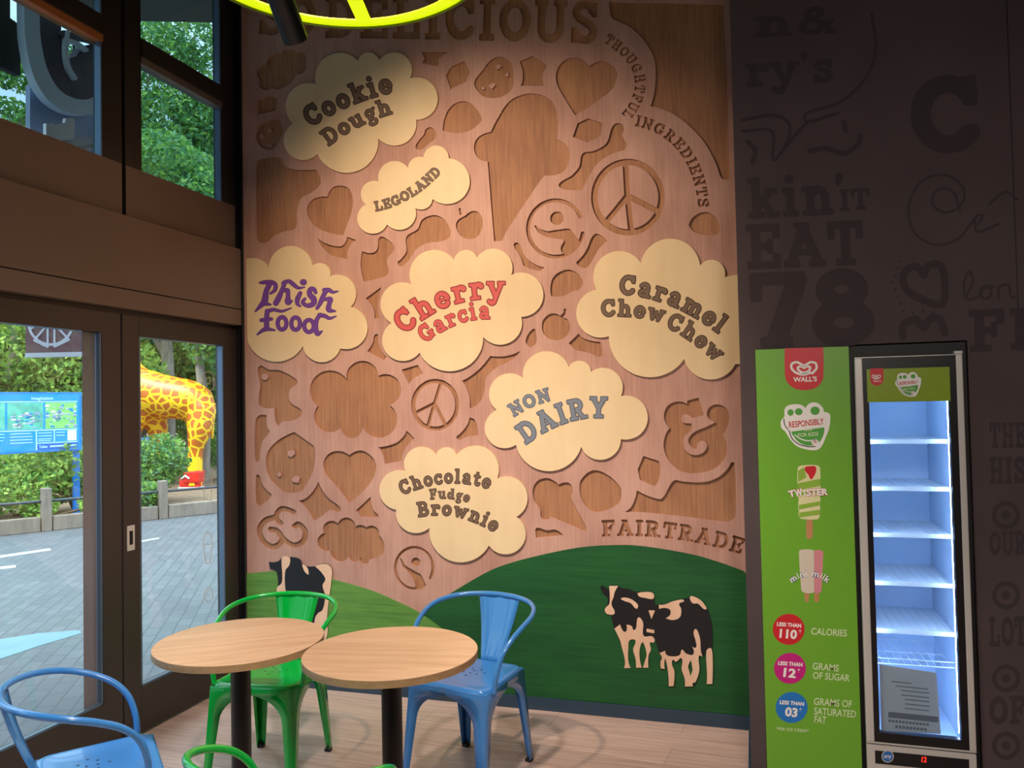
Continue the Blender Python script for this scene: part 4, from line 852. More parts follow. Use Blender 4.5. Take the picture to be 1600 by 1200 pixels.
# ------------------------------------------------------------------ green advertising board
PY = -0.64
x0, x1 = onY(1180, 547, PY)[0], onY(1326, 541, PY)[0]; zt = onY(1250, 544, PY)[2]
adv = empty('advert_board', ((x0 + x1) / 2, PY, 0), 0, 'tall lime green advert board beside the upright freezer', 'advert board'); inv = adv.location.copy()
def ap(o): o.location = -inv; return o
M['lime'] = mat('lime_print', '6fae2c', 0.4); M['red'] = mat('red_print', 'd01f2a', 0.4); M['whitep'] = mat('white_print', 'f2efe8', 0.5)
M['mag'] = mat('magenta_print', 'c8157f', 0.4); M['bluep'] = mat('blue_print', '1478c8', 0.4); M['palet'] = mat('pale_green_print', 'd4e6b4', 0.5)
M['lgreen'] = mat('leaf_print', '4fa53a', 0.5); M['darkp'] = mat('dark_print', '2b3324', 0.5); M['redt'] = mat('red_text', 'c83438', 0.5)
M['cream'] = mat('cream_print', 'e3dfa8', 0.5); M['twist'] = mat('apple_green_print', '8fb83a', 0.5); M['pink'] = mat('pink_print', 'd98a92', 0.5)
M['stick'] = mat('stick_print', 'c08a58', 0.6); M['milk'] = mat('milk_print', 'd9cdb8', 0.5); M['navy'] = mat('navy_print', '33508c', 0.5)
ap(bx('board', M['lime'], x0, x1, PY, WY - .0005, 0.0, zt, adv, bev=.001))
def ad(name, loops, lvl, m, parent=adv): 
    o = slabY(name, loops, PY - .0006 * lvl, .0005, m, parent); 
    if parent is adv: ap(o)
    return o
TAGS['a2'] = (1170, 535, .15); TAGS['a3'] = (1180, 710, .2); TAGS['a8'] = (1170, 860, .2835)
tab = ad('brand_tab', [S('a2', '375,62! 775,52! 778,330 765,400 700,470 585,497 470,475 395,405 376,330')], 1, M['red'])
def logo(sx, sy, s_, Y, parent, off):
    TAGS['lg'] = (sx, sy, s_)
    o = slabY('heart_logo', strokes('lg', [[(660, 322), (705, 270), (695, 218), (640, 207), (576, 240), (505, 207), (450, 222), (447, 272), (500, 320), (575, 335), (640, 315)]], 12, h=max(.25, s_ * 2)), Y, .0005, M['whitep'], parent)
    o2 = slabY('heart_logo', strokes('lg', [[(576, 266), (545, 250), (512, 262), (522, 292), (576, 318), (632, 288), (636, 258), (606, 250), (576, 266)]], 12, h=max(.25, s_ * 2)), Y, .0005, M['whitep'], parent)
    o.location = off; o2.location = off
logo(1170, 535, .15, PY - .0012, tab, (0, 0, 0))
textY('brand_lettering', [("WALL'S", (1239.5, 596.6), (1276.5, 595.6), 7.2)], PY - .0012, M['whitep'], tab, .03)
STK = '390,670 460,645 540,650 590,685! 640,632 710,630 770,680 780,725! 840,745 848,810 835,900 800,990 760,1080 710,1120 600,1115 500,1080 430,1010 380,930 340,890 335,820 370,770 370,710'
def sticker(tg, Y, parent, off, txt=True):
    T = lambda q: tuple(topx(tg, q)); sc_ = TAGS[tg][2]
    bs = slabY('smile_sticker', [S(tg, STK)], Y, .0005, M['whitep'], parent); bs.location = off
    Q = lambda nm, lp, k, m: slabY(nm, lp, Y - .0006 * k, .0005, m, bs)
    Q('sticker_outline', strokes(tg, [[(365, 800), (375, 860), (420, 925), (450, 1000), (520, 1060), (620, 1085), (690, 1085)]], 5, h=sc_ * 2), 1, M['darkp'])
    Q('sticker_bowl', [S(tg, '440,930! 785,885! 775,970 720,1050 620,1075 530,1045 475,990')], 1, M['lgreen'])
    Q('fruit_drawing', [topx(tg, circ(435, 730, 32, 34, n=20)), topx(tg, circ(520, 722, 40, 36, n=20)), topx(tg, circ(690, 712, 48, 44, n=20))], 1, M['lgreen'])
    Q('sticker_smile', strokes(tg, [[(480, 965), (540, 1005), (620, 1025), (700, 1010)]], 6, h=sc_ * 2) , 2, M['whitep'])
    Q('sticker_seal', [topx(tg, circ(690, 1040, 38, 30, n=20))], 2, M['whitep'])
    Q('sticker_banner', [S(tg, '400,815! 800,775! 805,870! 410,915!')], 2, M['whitep'])
    textY('sticker_lettering', [('RESPONSIBLY', T((420, 888)), T((785, 850)), 60 * sc_)], Y - .0018, M['redt'], bs, .02)
    textY('sticker_lettering', [('MADE', T((580, 925)), T((660, 920)), 22 * sc_), ('FOR KIDS', T((515, 985)), T((725, 970)), 38 * sc_)], Y - .0018, M['palet'], bs, .02)
    textY('seal_lettering', [('OK', T((670, 1052)), T((712, 1048)), 24 * sc_)], Y - .0018, M['redt'], bs, .02)
sticker('a2', PY - .0006, adv, -inv)
tw = ad('twisted_lolly_print', [S('a3', '332,110 345,92 420,82 490,88 508,110 505,240! 512,260 505,330! 510,350 505,420! 508,440 500,495 480,508 380,506 345,492 342,440! 336,420 340,350! 334,330 338,240! 330,220')], 1, M['cream'])
for q in ('335,225! 508,190! 508,245! 335,280!', '338,300! 508,265! 508,290! 338,325!', '340,395! 508,365! 506,398! 340,430!', '342,455! 507,432! 506,470! 344,494!', '334,130! 380,100! 400,180! 336,215!'):
    slabY('lolly_stripe', [S('a3', q)], PY - .0012, .0005, M['twist'], tw)
slabY('lolly_swirl', [S('a3', '390,100 430,92 470,95 476,130 450,185 435,195 415,160 388,125')], PY - .0012, .0005, M['red'], tw)
ad('lolly_stick', [S('a3', '402,510! 448,510! 446,650 425,662 402,652')], 1, M['stick'])
TWI = [('T', (1233.5, 777), (1243, 774.5), 9.5), ('W', (1243.5, 777), (1255, 774), 11.5), ('I', (1256.5, 774.5), (1258.5, 774.3), 9), ('STER', (1260.5, 774.5), (1294, 773), 9.6)]
lt_ = ap(textY('lolly_lettering', TWI, PY - .0020, M['redt'], adv, .085))
textY('lettering_fill', TWI, PY - .0026, M['whitep'], lt_, .045)
mk = ad('milk_lolly_print', [S('a3', '342,770 350,748 400,742 455,750 460,780! 460,1060! 450,1082 400,1084 366,1070 358,1040')], 1, M['milk'])
ad('milk_lolly_print', [S('a3', '461,780! 465,752 500,748 530,760 530,800 518,1060 505,1082 465,1080 461,1060!')], 1, M['pink'])
ad('lolly_stick', [S('a3', '385,1084! 420,1086! 416,1148 402,1155 390,1148')], 1, M['stick']); ad('lolly_stick', [S('a3', '462,1082! 497,1084! 495,1148 480,1155 464,1146')], 1, M['stick'])
def arctext(name, txt, pts, cap, lvl, m, bold):
    q = np.array(catpath(pts, 20)); sl = np.concatenate([[0], np.cumsum(np.hypot(*np.diff(q, axis=0).T))]); wds = [0.35 if ch == ' ' else (np.ptp(textmesh(ch)[0][:, 0]) + .14) for ch in txt]
    k = sl[-1] / sum(wds); x = 0; b = MB()
    for ch, w_ in zip(txt, wds):
        if ch != ' ':
            f_ = lambda u: np.array([np.interp(u, sl, q[:, 0]), np.interp(u, sl, q[:, 1])]); text_into(b, ch, f_((x + .05) * k), f_((x + w_ - .09) * k), cap, PY - .0006 * lvl, bold)
        x += w_
    return ap(b.build(name, m, adv))
AP = [(1236.5, 911), (1250, 903), (1266, 900), (1281, 903), (1294, 912)]
arctext('milk_lettering_edge', 'mini milk', AP, 9.5, 2, M['navy'], .075); arctext('milk_lettering', 'mini milk', AP, 9.5, 3, M['whitep'], .025)
for (cx, cy, m, big, sub) in ((220, 435, 'red', '110', 'CALORIES'), (227, 650, 'mag', '12', 'GRAMS'), (236, 866, 'bluep', '03', '')):
    d_ = ad('round_badge', [topx('a8', circ(cx, cy, 88, 85))], 1, M[m]); T = lambda a, b_: tuple(topx('a8', (a, b_)))
    hw = 52 if big == '110' else 38
    textY('badge_lettering', [('LESS THAN', T(cx - 66, cy - 20), T(cx + 68, cy - 10), 5.6), (big, T(cx - hw, cy + 44), T(cx + hw - 8, cy + 52), 13), ('*', T(cx + hw + 2, cy + 36), T(cx + hw + 15, cy + 37), 9)], PY - .0012, M['whitep'], d_, .04)
T = lambda a, b_: tuple(topx('a8', (a, b_)))
ap(textY('panel_lettering', [('CALORIES', T(343, 462), T(540, 474), 10.2)], PY - .0006, M['palet'], adv, .014))
ap(textY('panel_lettering', [('GRAMS', T(350, 655), T(495, 668), 10.5), ('OF SUGAR', T(352, 706), T(555, 722), 10.5)], PY - .0006, M['palet'], adv, .014))
ap(textY('panel_lettering', [('GRAMS OF', T(357, 850), T(568, 866), 10.8), ('SATURATED', T(358, 903), T(590, 922), 10.8), ('FAT', T(360, 948), T(425, 955), 10.8)], PY - .0006, M['palet'], adv, .014))
ap(textY('panel_lettering', [('*PER ICE CREAM', T(150, 990), T(328, 1003), 4.6)], PY - .0006, M['palet'], adv, .014))

# ------------------------------------------------------------------ upright freezer
FY = -0.645                                  # door front
FX0, FX1, FZ = NX0 + .004, NX1 - .004, 1.872
fr = empty('display_freezer', ((FX0 + FX1) / 2, -.38, 0), 0, 'slim upright glass door freezer, black with silver edges and lit blue inside', 'freezer'); fi = -fr.location
def fp(o): o.location = fi; return o
ix0, ix1 = onY(1358, 629, FY)[0], onY(1484, 627, FY)[0]; iz1 = onY(1420, 581, FY)[2]; iz0 = onY(1440, 1151, FY)[2]
b = MB(); yb, yf = -.14, -.606; cx0, cx1, cz0, cz1 = ix0 - .008, ix1 + .008, iz0 - .02, iz1 + .01
b.box(FX0, cx0, yf, yb, 0.02, FZ); b.box(cx1, FX1, yf, yb, 0.02, FZ); b.box(cx0, cx1, yf, yb, cz1, FZ); b.box(cx0, cx1, yf, yb, 0.02, cz0); b.box(cx0, cx1, yb - .02, yb, cz0, cz1)
for xx in (FX0 + .01, FX1 - .05):
    for yy in (yf + .02, yb - .06): b.box(xx, xx + .04, yy, yy + .04, 0, .02)
fp(b.build('cabinet', M['black_matt'], fr))
M['liner'] = mat('freezer_liner', 'c4daf4', 0.4); M['led'] = mat('led_strip', 'd8ecff', 0.4, emit='d0e4ff', emit_s=40.0)
b = MB(); e = .003; b.box(cx0, cx0 + e, yf + .004, yb - .021, cz0, cz1); b.box(cx1 - e, cx1, yf + .004, yb - .021, cz0, cz1); b.box(cx0 + e, cx1 - e, yb - .024, yb - .021, cz0, cz1)
b.box(cx0 + e, cx1 - e, yf + .004, yb - .024, cz0, cz0 + e); b.box(cx0 + e, cx1 - e, yf + .004, yb - .024, cz1 - e, cz1); fp(b.build('liner', M['liner'], fr))
for xx in (cx0 + .0035, cx1 - .0068): fp(bx('light_strip', M['led'], xx, xx + .0035, yf + .008, yf + .016, cz0 + .03, cz1 - .02, fr))
M['shelf'] = mat('white_shelf', 'dfeaf6', 0.35)
for py in (692, 765, 837, 912, 986):
    z = onY(1365, py, yf + .05)[2]; b = MB(); b.box(cx0 + .0035, cx1 - .0035, yf + .05, yb - .03, z + .006, z + .012, bev=.001); b.box(cx0 + .0035, cx1 - .0035, yf + .044, yf + .05, z - .004, z + .014, bev=.001)
    for k in range(9): xx = cx0 + .02 + (cx1 - cx0 - .04) * k / 8; b.tube([(xx, yf + .05, z + .013), (xx, yb - .03, z + .013)], .0014, n=6)
    fp(b.build('shelf', M['shelf'], fr))
z = onY(1376, 1036, yf + .06)[2]; b = MB()
for k in range(11): xx = cx0 + .012 + (cx1 - cx0 - .024) * k / 10; b.tube([(xx, yf + .06, z), (xx, yb - .04, z)], .0016, n=6)
for yy in (yf + .06, (yf + yb) / 2, yb - .04): b.tube([(cx0 + .004, yy, z), (cx1 - .004, yy, z)], .0022, n=6)
b.tube([(cx0 + .004, yf + .06, z + .022), (cx1 - .004, yf + .06, z + .022)], .0022, n=6); fp(b.build('wire_rack', M['shelf'], fr))
# door
dx0, dx1 = onY(1336, 600, FY)[0], onY(1505, 597, FY)[0]; dz1, dz0 = onY(1420, 557, FY)[2], onY(1440, 1166, FY)[2]
sl_, sr_ = .030, .024; yd = FY + .036
door_ = bx('door', M['black'], 0, 0.001, 0, .001, 0, .001, fr); b = MB()
b.box(dx0 + sl_, ix0, FY + .001, yd, dz0, dz1); b.box(ix1, dx1 - sr_, FY + .001, yd, dz0, dz1); b.box(ix0, ix1, FY + .001, yd, iz1, dz1); b.box(ix0, ix1, FY + .001, yd, dz0, iz0)
old = door_; bpy.data.objects.remove(old); door_ = fp(b.build('door', M['black'], fr))
b = MB(); b.box(dx0, dx0 + sl_, FY - .004, yd, dz0, dz1, bev=.004); b.box(dx1 - sr_, dx1, FY - .004, yd, dz0, dz1, bev=.004); b.box(dx0, dx1, FY - .002, yd, dz0 - .006, dz0, bev=.001); b.box(dx0, dx1, FY, yd, dz1, dz1 + .003); b.build('silver_edge', M['steel'], door_)
bx('hinge_pin', M['steel'], dx1 - sr_ - .004, dx1 + .002, FY, yd, dz1 + .004, dz1 + .016, door_, bev=.002)
hz1, hz0 = onY(1420, 575, FY)[2], onY(1420, 627.5, FY)[2]
bx('door_glass', M['fridge_glass'], ix0, ix1, FY + .008, FY + .012, iz0, hz0, door_)
M['olive'] = mat('lit_lime_print', '86a012', 0.35)
hd = bx('header_sign', M['olive'], ix0 - .006, ix1 + .003, FY - .0012, FY + .0005, hz0, hz1, door_); hd['label'] = 'lime green strip along the door top'
slabY('header_tab', [np.array(topx('P', q)) for q in [S('P', '1360,576! 1380,575! 1380,594 1377,600 1370,602.5 1363,600 1360,594')]], FY - .0018, .0005, M['red'], hd)
logo(1340.5, 575.5, .05, FY - .0024, hd, (0, 0, 0))
textY('header_lettering', [("WALL'S", (1364, 597), (1376.5, 596.5), 2.6)], FY - .0024, M['whitep'], hd, .02)
TAGS['hs'] = (1373, 532.5, .078); sticker('hs', FY - .0018, hd, (0, 0, 0))
# lower fascia with controller
gx0, gx1 = onY(1340, 1180, FY)[0], onY(1524, 1190, FY)[0]; gz = dz0 - .012
b = MB(); b.box(dx0, dx1, FY + .002, yf - .001, 0.03, gz, bev=.003); fp(b.build('base_cover', M['steel'], fr))
q0 = onY(1367, 1171, FY); q1 = onY(1514, 1183, FY); q2 = onY(1368, 1192, FY)
ctl = fp(bx('control_panel', M['black'], q0[0], q1[0], FY + .0005, FY + .003, q2[2] - .002, q0[2] - .004, fr))
bd = slabY('round_logo', [circ(1387, 1182, 9.6, n=32)], FY - .0004, .0008, M['steel'], ctl); slabY('logo_disc', [circ(1387, 1182, 8.2, n=32)], FY - .001, .0005, mat('logo_blue', '2a6fb8', .4), bd)
textY('logo_lettering', [('any', (1381, 1184), (1393, 1184.5), 6)], FY - .0016, M['whitep'], bd, .01)
M['ledred'] = mat('red_digits', 'ff2010', 0.5, emit='ff2414', emit_s=3.0)
textY('red_digits', [('12', (1440, 1190.5), (1447.5, 1191), 8)], FY - .0002, M['ledred'], ctl, .01)
# notice sheet inside, low against the glass
NY = FY + .02
pn = np.array([onY(*q, NY)[[0, 2]] for q in ((1374, 1038), (1463, 1051), (1470, 1147), (1377, 1142))]); c0 = pn.mean(axis=0)
nb = empty('notice_sheet', (c0[0], NY, c0[1]), 0, 'white printed notice sheet standing at the bottom inside the freezer door', 'notice'); ni = -nb.location
b = MB(); slab_into(b, [pn], wallY(NY), .0006); o = b.build('paper', mat('notice_paper', 'c8c6c4', .7), nb); o.location = ni
b = MB(); M['ink'] = mat('grey_ink', '77777a', .7)
def bar(x0, y0, x1, y1, h): slab_into(b, [toY(np.array([(x0, y0), (x1, y1), (x1, y1 + h), (x0, y0 + h)]), NY - .0004)], wallY(NY - .0004), 0)
for k, (x0, x1) in enumerate(((1393, 1424), (1400, 1450), (1408, 1452), (1408, 1452), (1414, 1452), (1414, 1452), (1414, 1452))): bar(x0, 1064 + 7 * k, x1, 1064 + 7 * k + (x1 - x0) * .1, 1.5)
o = b.build('printed_lines', M['ink'], nb); o.location = ni
b = MB()
for k in range(12): bar(1388 + 5.4 * k, 1124 + .55 * k, 1392 + 5.4 * k, 1124.4 + .55 * k, 4)
for k in range(9): bar(1399 + 5.6 * k, 1133 + .55 * k, 1403 + 5.6 * k, 1133.4 + .55 * k, 4.5)
o = b.build('printed_lines', M['ink'], nb); o.location = ni
b = MB(); bar(1388, 1112, 1466, 1120, 9); o = b.build('grey_bar', M['ink'], nb); o.location = ni

# ------------------------------------------------------------------ outside: plaza, fence, planting, giraffe statue, boards
def gnd(px, py): return onZ(px, py, -0.02)
rng = np.random.default_rng(7)
m = mat('plaza_paving', '8f9aa6', 0.75); t_ = m.node_tree; bs_ = t_.nodes['Principled BSDF']
tx = t_.nodes.new('ShaderNodeTexCoord'); mp = t_.nodes.new('ShaderNodeMapping'); br = t_.nodes.new('ShaderNodeTexBrick'); nz = t_.nodes.new('ShaderNodeTexNoise'); mx = t_.nodes.new('ShaderNodeMix')
mp.inputs['Rotation'].default_value = (0, 0, R(58)); t_.links.new(tx.outputs['Object'], mp.inputs[0]); t_.links.new(mp.outputs[0], br.inputs['Vector']); t_.links.new(tx.outputs['Object'], nz.inputs['Vector'])
br.inputs['Scale'].default_value = 1; br.inputs['Brick Width'].default_value = .21; br.inputs['Row Height'].default_value = .105; br.inputs['Mortar Size'].default_value = .006
br.inputs['Color1'].default_value = lin('595f65'); br.inputs['Color2'].default_value = lin('4e545a'); br.inputs['Mortar'].default_value = lin('40464c'); nz.inputs['Scale'].default_value = .8; nz.inputs['Detail'].default_value = 6
mx.data_type = 'RGBA'; mx.blend_type = 'MULTIPLY'; mx.inputs[0].default_value = .35; t_.links.new(br.outputs[0], mx.inputs[6]); t_.links.new(nz.outputs[0], mx.inputs[7]); t_.links.new(mx.outputs[2], bs_.inputs['Base Color'])
st(bx('ground', m, -60, -0.125, -40, 60, -0.12, -0.02))
M['line'] = mat('white_road_paint', '8f9497', .7); M['teal'] = mat('teal_road_paint', '587680', .7, noise=.1, scale=3)
def strip(name, m_, pts, label, cat):
    b = MB(); b.add([(*gnd(*p)[:2], -0.017) for p in pts], [tuple(range(len(pts)))]); b.add([(*gnd(*p)[:2], -0.0199) for p in pts], [tuple(range(len(pts)))[::-1]]); n = len(pts)
    b.add([(*gnd(*p)[:2], z) for z in (-.0199, -.017) for p in pts], [(i, (i + 1) % n, n + (i + 1) % n, n + i) for i in range(n)]); return tag(b.build(name, m_), label, cat)
strip('painted_line', M['line'], [(-20, 871), (78, 857), (80, 860), (-20, 875)], 'white painted line on the grey plaza, farther of the two at the left', 'painted line')
strip('painted_line', M['line'], [(-10, 887), (24, 883), (25, 887), (-10, 891)], 'white painted dash on the grey plaza, nearer and shorter one at the left', 'painted line')
strip('painted_line', M['line'], [(214, 846), (248, 840), (249, 842), (214, 848.5)], 'white painted line on the plaza seen through the right door', 'painted line')
strip('painted_patch', M['teal'], [(-5, 1000), (60, 990), (125, 985), (127, 990), (60, 1010), (-5, 1032)], 'faded teal painted streak on the plaza outside the left door', 'painted patch')
M['timber'] = wood('grey_timber', '6e655c', '877d72', grain=(20, 20, 3), blotch=(3, 3, 2), rough=.8)
k0, k1 = gnd(0, 838)[:2], gnd(340, 802)[:2]; kd = (k1 - k0) / np.linalg.norm(k1 - k0); kn = np.array([-kd[1], kd[0]])   # kn points away from the shop
if kn[0] > 0: kn = -kn
def along(s_, off=0.0, z=0.0): p = k0 + kd * s_ + kn * off; return (p[0], p[1], z)
ka = math.atan2(kd[1], kd[0]); sL = np.linalg.norm(k1 - k0)
def srel(px, py): return float((gnd(px, py)[:2] - k0) @ kd)
s1, s2 = srel(75, 831), srel(256, 811)
names = ['left of the left fence post', 'between the two fence posts', 'right of the right fence post']
for (a, b_), nm in zip(((s1 - 2.6, s1 - .08), (s1 + .08, s2 - .08), (s2 + .08, s2 + 3.0)), names):
    b = MB(); b.box(0, b_ - a, -.02, .12, 0, .21, bev=.012); o = b.build('timber_kerb', M['timber']); o.location = along(a, .02, -.02); o.rotation_euler = (0, 0, ka); tag(o, 'grey timber kerb beam ' + nm, 'kerb beam', 'timber kerb beams along the plaza')
M['pipe'] = mat('dark_rail', '2f3a42', .4)
for s_, w_, h_, lb in ((s1, .13, .62, 'left'), (s2, .13, .60, 'right')):
    b = MB(); b.box(-w_ / 2, w_ / 2, -w_ / 2 + .05, w_ / 2 + .05, 0, h_, bev=.012); o = b.build('fence_post', M['timber']); o.location = along(s_, 0, -.02); o.rotation_euler = (0, 0, ka); tag(o, 'weathered grey timber fence post, the %s one of two seen through the doors' % lb, 'fence post', 'timber fence posts')
for (a, b_), nm in zip(((s1 - 2.6, s1 - .067), (s1 + .067, s2 - .067), (s2 + .067, s2 + 3.0)), names):
    b = MB(); b.tube([(0, .06, .43), (b_ - a, .06, .43)], .022, n=10); o = b.build('fence_rail', M['pipe']); o.location = along(a, 0, -.02); o.rotation_euler = (0, 0, ka); tag(o, 'dark pipe fence rail ' + nm, 'fence rail', 'pipe rails of the low fence')
M['soil'] = mat('bark_soil', '6b5a48', .95, noise=.35, scale=9)
st(bx('ground_bed', M['soil'], 0, 60, .14, 60, 0, .10)).location = (*along(-25)[:2], -.02); bed = COL.objects['ground_bed']; bed.rotation_euler = (0, 0, ka)
if (math.cos(ka + math.pi / 2) * kn[0] + math.sin(ka + math.pi / 2) * kn[1]) < 0: bed.scale = (1, -1, 1)

def leafmat(name, col, tr=.35):
    m_ = mat(name, col, .55, noise=.28, scale=2.5); t = m_.node_tree; b_ = t.nodes['Principled BSDF']; b_.inputs['Specular IOR Level'].default_value = .3
    ts = t.nodes.new('ShaderNodeBsdfTranslucent'); ts.inputs[0].default_value = tuple(min(1, v * 1.5) for v in lin(col)[:3]) + (1,); mx_ = t.nodes.new('ShaderNodeMixShader'); mx_.inputs[0].default_value = tr
    o_ = [n for n in t.nodes if n.type == 'OUTPUT_MATERIAL'][0]; t.links.new(b_.outputs[0], mx_.inputs[1]); t.links.new(ts.outputs[0], mx_.inputs[2]); t.links.new(mx_.outputs[0], o_.inputs[0]); return m_
LV = {k: leafmat('leaf_' + k, c) for k, c in (('bright', '96b653'), ('mid', '749c48'), ('deep', '4b7a3a'), ('cool', '507f55'), ('dark', '3c6530'))}
def leaves(name, blobs, n, size, mats, parent, seed, shell=.55):
    r_ = np.random.default_rng(seed); B = np.array(blobs, float); w_ = (B[:, 3] * B[:, 4] * B[:, 5])**.67; idx = r_.choice(len(B), n, p=w_ / w_.sum())
    d = r_.normal(size=(n, 3)); d /= np.linalg.norm(d, axis=1)[:, None]; rad = shell + (1 - shell) * r_.random(n)**.6
    c = B[idx, :3] + d * B[idx, 3:6] * rad[:, None]
    nrm = d * .6 + r_.normal(size=(n, 3)) * .7; nrm /= np.linalg.norm(nrm, axis=1)[:, None]; a = np.cross(nrm, r_.normal(size=(n, 3))); a /= np.linalg.norm(a, axis=1)[:, None]; bb = np.cross(nrm, a)
    s_ = size * (.6 + .8 * r_.random(n))[:, None]
    V = np.stack([c - a * s_, c + bb * s_ * .5, c + a * s_, c - bb * s_ * .5], 1).reshape(-1, 3)
    me = bpy.data.meshes.new(name); me.vertices.add(4 * n); me.vertices.foreach_set('co', V.ravel().astype(np.float32)); me.loops.add(4 * n); me.loops.foreach_set('vertex_index', np.arange(4 * n, dtype=np.int32))
    me.polygons.add(n); me.polygons.foreach_set('loop_start', np.arange(0, 4 * n, 4, dtype=np.int32))
    for k in mats: me.materials.append(LV[k])
    me.polygons.foreach_set('material_index', r_.integers(0, len(mats), n).astype(np.int32)); me.update(calc_edges=True); me.validate()
    o = bpy.data.objects.new(name, me); COL.objects.link(o)
    if parent is not None: o.parent = parent
    return o
M['bark'] = wood('grey_bark', '5f5a52', '8d877c', grain=(25, 25, 3), blotch=(4, 4, 2), rough=.9); M['twig'] = mat('brown_twig', '5a4634', .9)
def tree(px, d, h, trunk_r, blobs, n, size, mats, seed, label, cat='tree', name='leafy_tree', branches=5, lean=0.0):
    p = onD(px, 640, d); t = empty(name, (p[0], p[1], -.02), 0, label, cat, 'trees and shrubs outside'); r_ = np.random.default_rng(seed + 50); b = MB()
    top = max(q[2] for q in blobs); th = min(h, top)
    path = [(lean * z + .08 * math.sin(z * 1.3 + seed), .06 * math.cos(z * 1.1), z) for z in np.linspace(0, th, 8)]
    b.tube(path, list(np.linspace(trunk_r, trunk_r * .45, 8)), n=12)
    for k in range(branches):
        q = blobs[k % len(blobs)]; z0 = th * (.35 + .5 * k / max(1, branches)); b.tube([(lean * z0, 0, z0), ((q[0] + lean * z0) / 2, q[1] / 2, (z0 + q[2]) / 2 + .2), (q[0], q[1], q[2])], [trunk_r * .4, trunk_r * .28, trunk_r * .12], n=8)
    b.build('trunk', M['bark'], t); leaves('foliage', blobs, n, size, mats, t, seed); return t
def shrub(px, d, blobs, n, size, mats, seed, label, name='leafy_shrub'):
    p = onD(px, 640, d); t = empty(name, (p[0], p[1], .08), 0, label, 'shrub', 'trees and shrubs outside'); b = MB()
    for k, q in enumerate(blobs): b.tube([(.05 * math.cos(k), .05 * math.sin(k), 0), (q[0] * .6, q[1] * .6, q[2] * .5), (q[0], q[1], q[2])], [.025, .018, .008], n=6)
    b.build('stems', M['twig'], t); leaves('foliage', blobs, n, size, mats, t, seed, .3); return t
rx, ry = W[0, 0], W[1, 0]; dxy = np.array([W[0, 2], W[1, 2]])      # photo-right and depth directions on the ground, for crown lobes
def lob(*ls): return [(u * .957 - v * .29, u * .29 + v * .957, z, a, b_, c) for (u, v, z, a, b_, c) in ls]
shrub(20, 12.4, lob((-.5, 0, .75, .75, .6, .62), (.55, .1, .8, .7, .6, .6), (0, -.3, .45, .9, .5, .4)), 5720, 0.046, ['bright', 'mid', 'deep'], 1, 'feathery light green shrub behind the fence, under the blue board')
shrub(112, 12.9, lob((-.2, 0, .7, .55, .5, .6), (.4, 0, .55, .5, .5, .5)), 3740, 0.046, ['bright', 'mid', 'deep'], 2, 'light green shrub around the right leg of the blue board')
shrub(240, 13.9, lob((-.45, 0, .72, .5, .5, .5), (.15, 0, .74, .45, .5, .5), (-.15, -.3, .45, .6, .4, .42)), 5720, 0.043, ['mid', 'deep', 'cool'], 3, 'rounded green shrub in front of the giraffe statue')
shrub(360, 18.5, lob((0, 0, .8, .6, .6, .7), (.3, .2, .5, .6, .5, .5)), 3300, 0.046, ['mid', 'deep'], 4, 'dark green shrub to the right behind the giraffe hind legs')
shrub(228, 12.6, lob((0, 0, .25, .28, .25, .25)), 1320, 0.037, ['cool', 'mid'], 5, 'small low green plant beside the right fence post')
shrub(60, 12.0, lob((0, 0, .18, .3, .25, .2), (.8, .2, .2, .3, .3, .2)), 1760, 0.037, ['bright', 'mid'], 6, 'low leafy plants at the foot of the left fence post')
# trees behind
tree(262, 20.5, 7.0, .2, lob((0, 0, 6.3, 2.2, 1.8, 1.6), (-1.6, .4, 5.2, 1.5, 1.3, 1.2), (1.5, 0, 5.6, 1.5, 1.4, 1.3), (.3, 1, 7.6, 1.6, 1.4, 1.2)), 16500, 0.081, ['cool', 'mid', 'deep'], 11, 'tall tree with a straight grey trunk behind the giraffe', branches=6)
tree(315, 17.0, 6.5, .13, lob((0, 0, 5.6, 1.5, 1.3, 1.4), (.8, .3, 4.6, 1.2, 1, 1), (-.9, 0, 6.8, 1.2, 1.1, 1), (.6, .2, 3.3, 1.1, .9, .9)), 14300, 0.074, ['cool', 'deep', 'mid'], 12, 'bushy tree beside the right edge of the right door', branches=5)
tree(215, 24, 6.0, .2, lob((0, 0, 3.6, 2.2, 1.8, 1.6), (-1.2, 0, 2.2, 1.8, 1.5, 1.3), (1.6, .2, 2.4, 1.8, 1.5, 1.5), (0, 0, 6.0, 2.2, 1.8, 1.5)), 16500, 0.087, ['bright', 'mid', 'deep'], 13, 'broad bright green tree behind the giraffe back', branches=4)
tree(330, 25, 6.0, .2, lob((0, 0, 3.0, 2.6, 1.8, 2.0), (2.0, 0, 2.4, 2.0, 1.5, 1.9), (-1.5, 0, 4.6, 2.0, 1.6, 1.4), (1, 0, 6.0, 2.4, 1.8, 1.6)), 18700, 0.087, ['mid', 'deep', 'bright'], 14, 'dense green tree far behind on the right of the giraffe', branches=4)
tree(25, 17.0, 5.0, .18, lob((0, 0, 3.6, 1.9, 1.5, 1.4), (-1.5, 0, 2.4, 1.5, 1.2, 1.2), (1.4, 0, 2.6, 1.4, 1.2, 1.1), (.3, 0, 1.5, 1.8, 1.1, .9)), 17600, 0.068, ['bright', 'mid', 'dark'], 15, 'low bright green tree above the blue board', branches=6)
tree(105, 18.5, 5.0, .18, lob((0, 0, 3.8, 1.6, 1.4, 1.4), (.9, 0, 2.4, 1.5, 1.2, 1.2), (-.9, 0, 2.0, 1.4, 1.2, 1.1), (.1, 0, 1.2, 1.6, 1.1, .8)), 16500, 0.074, ['bright', 'mid'], 16, 'yellow green tree behind the right end of the blue board', branches=5)
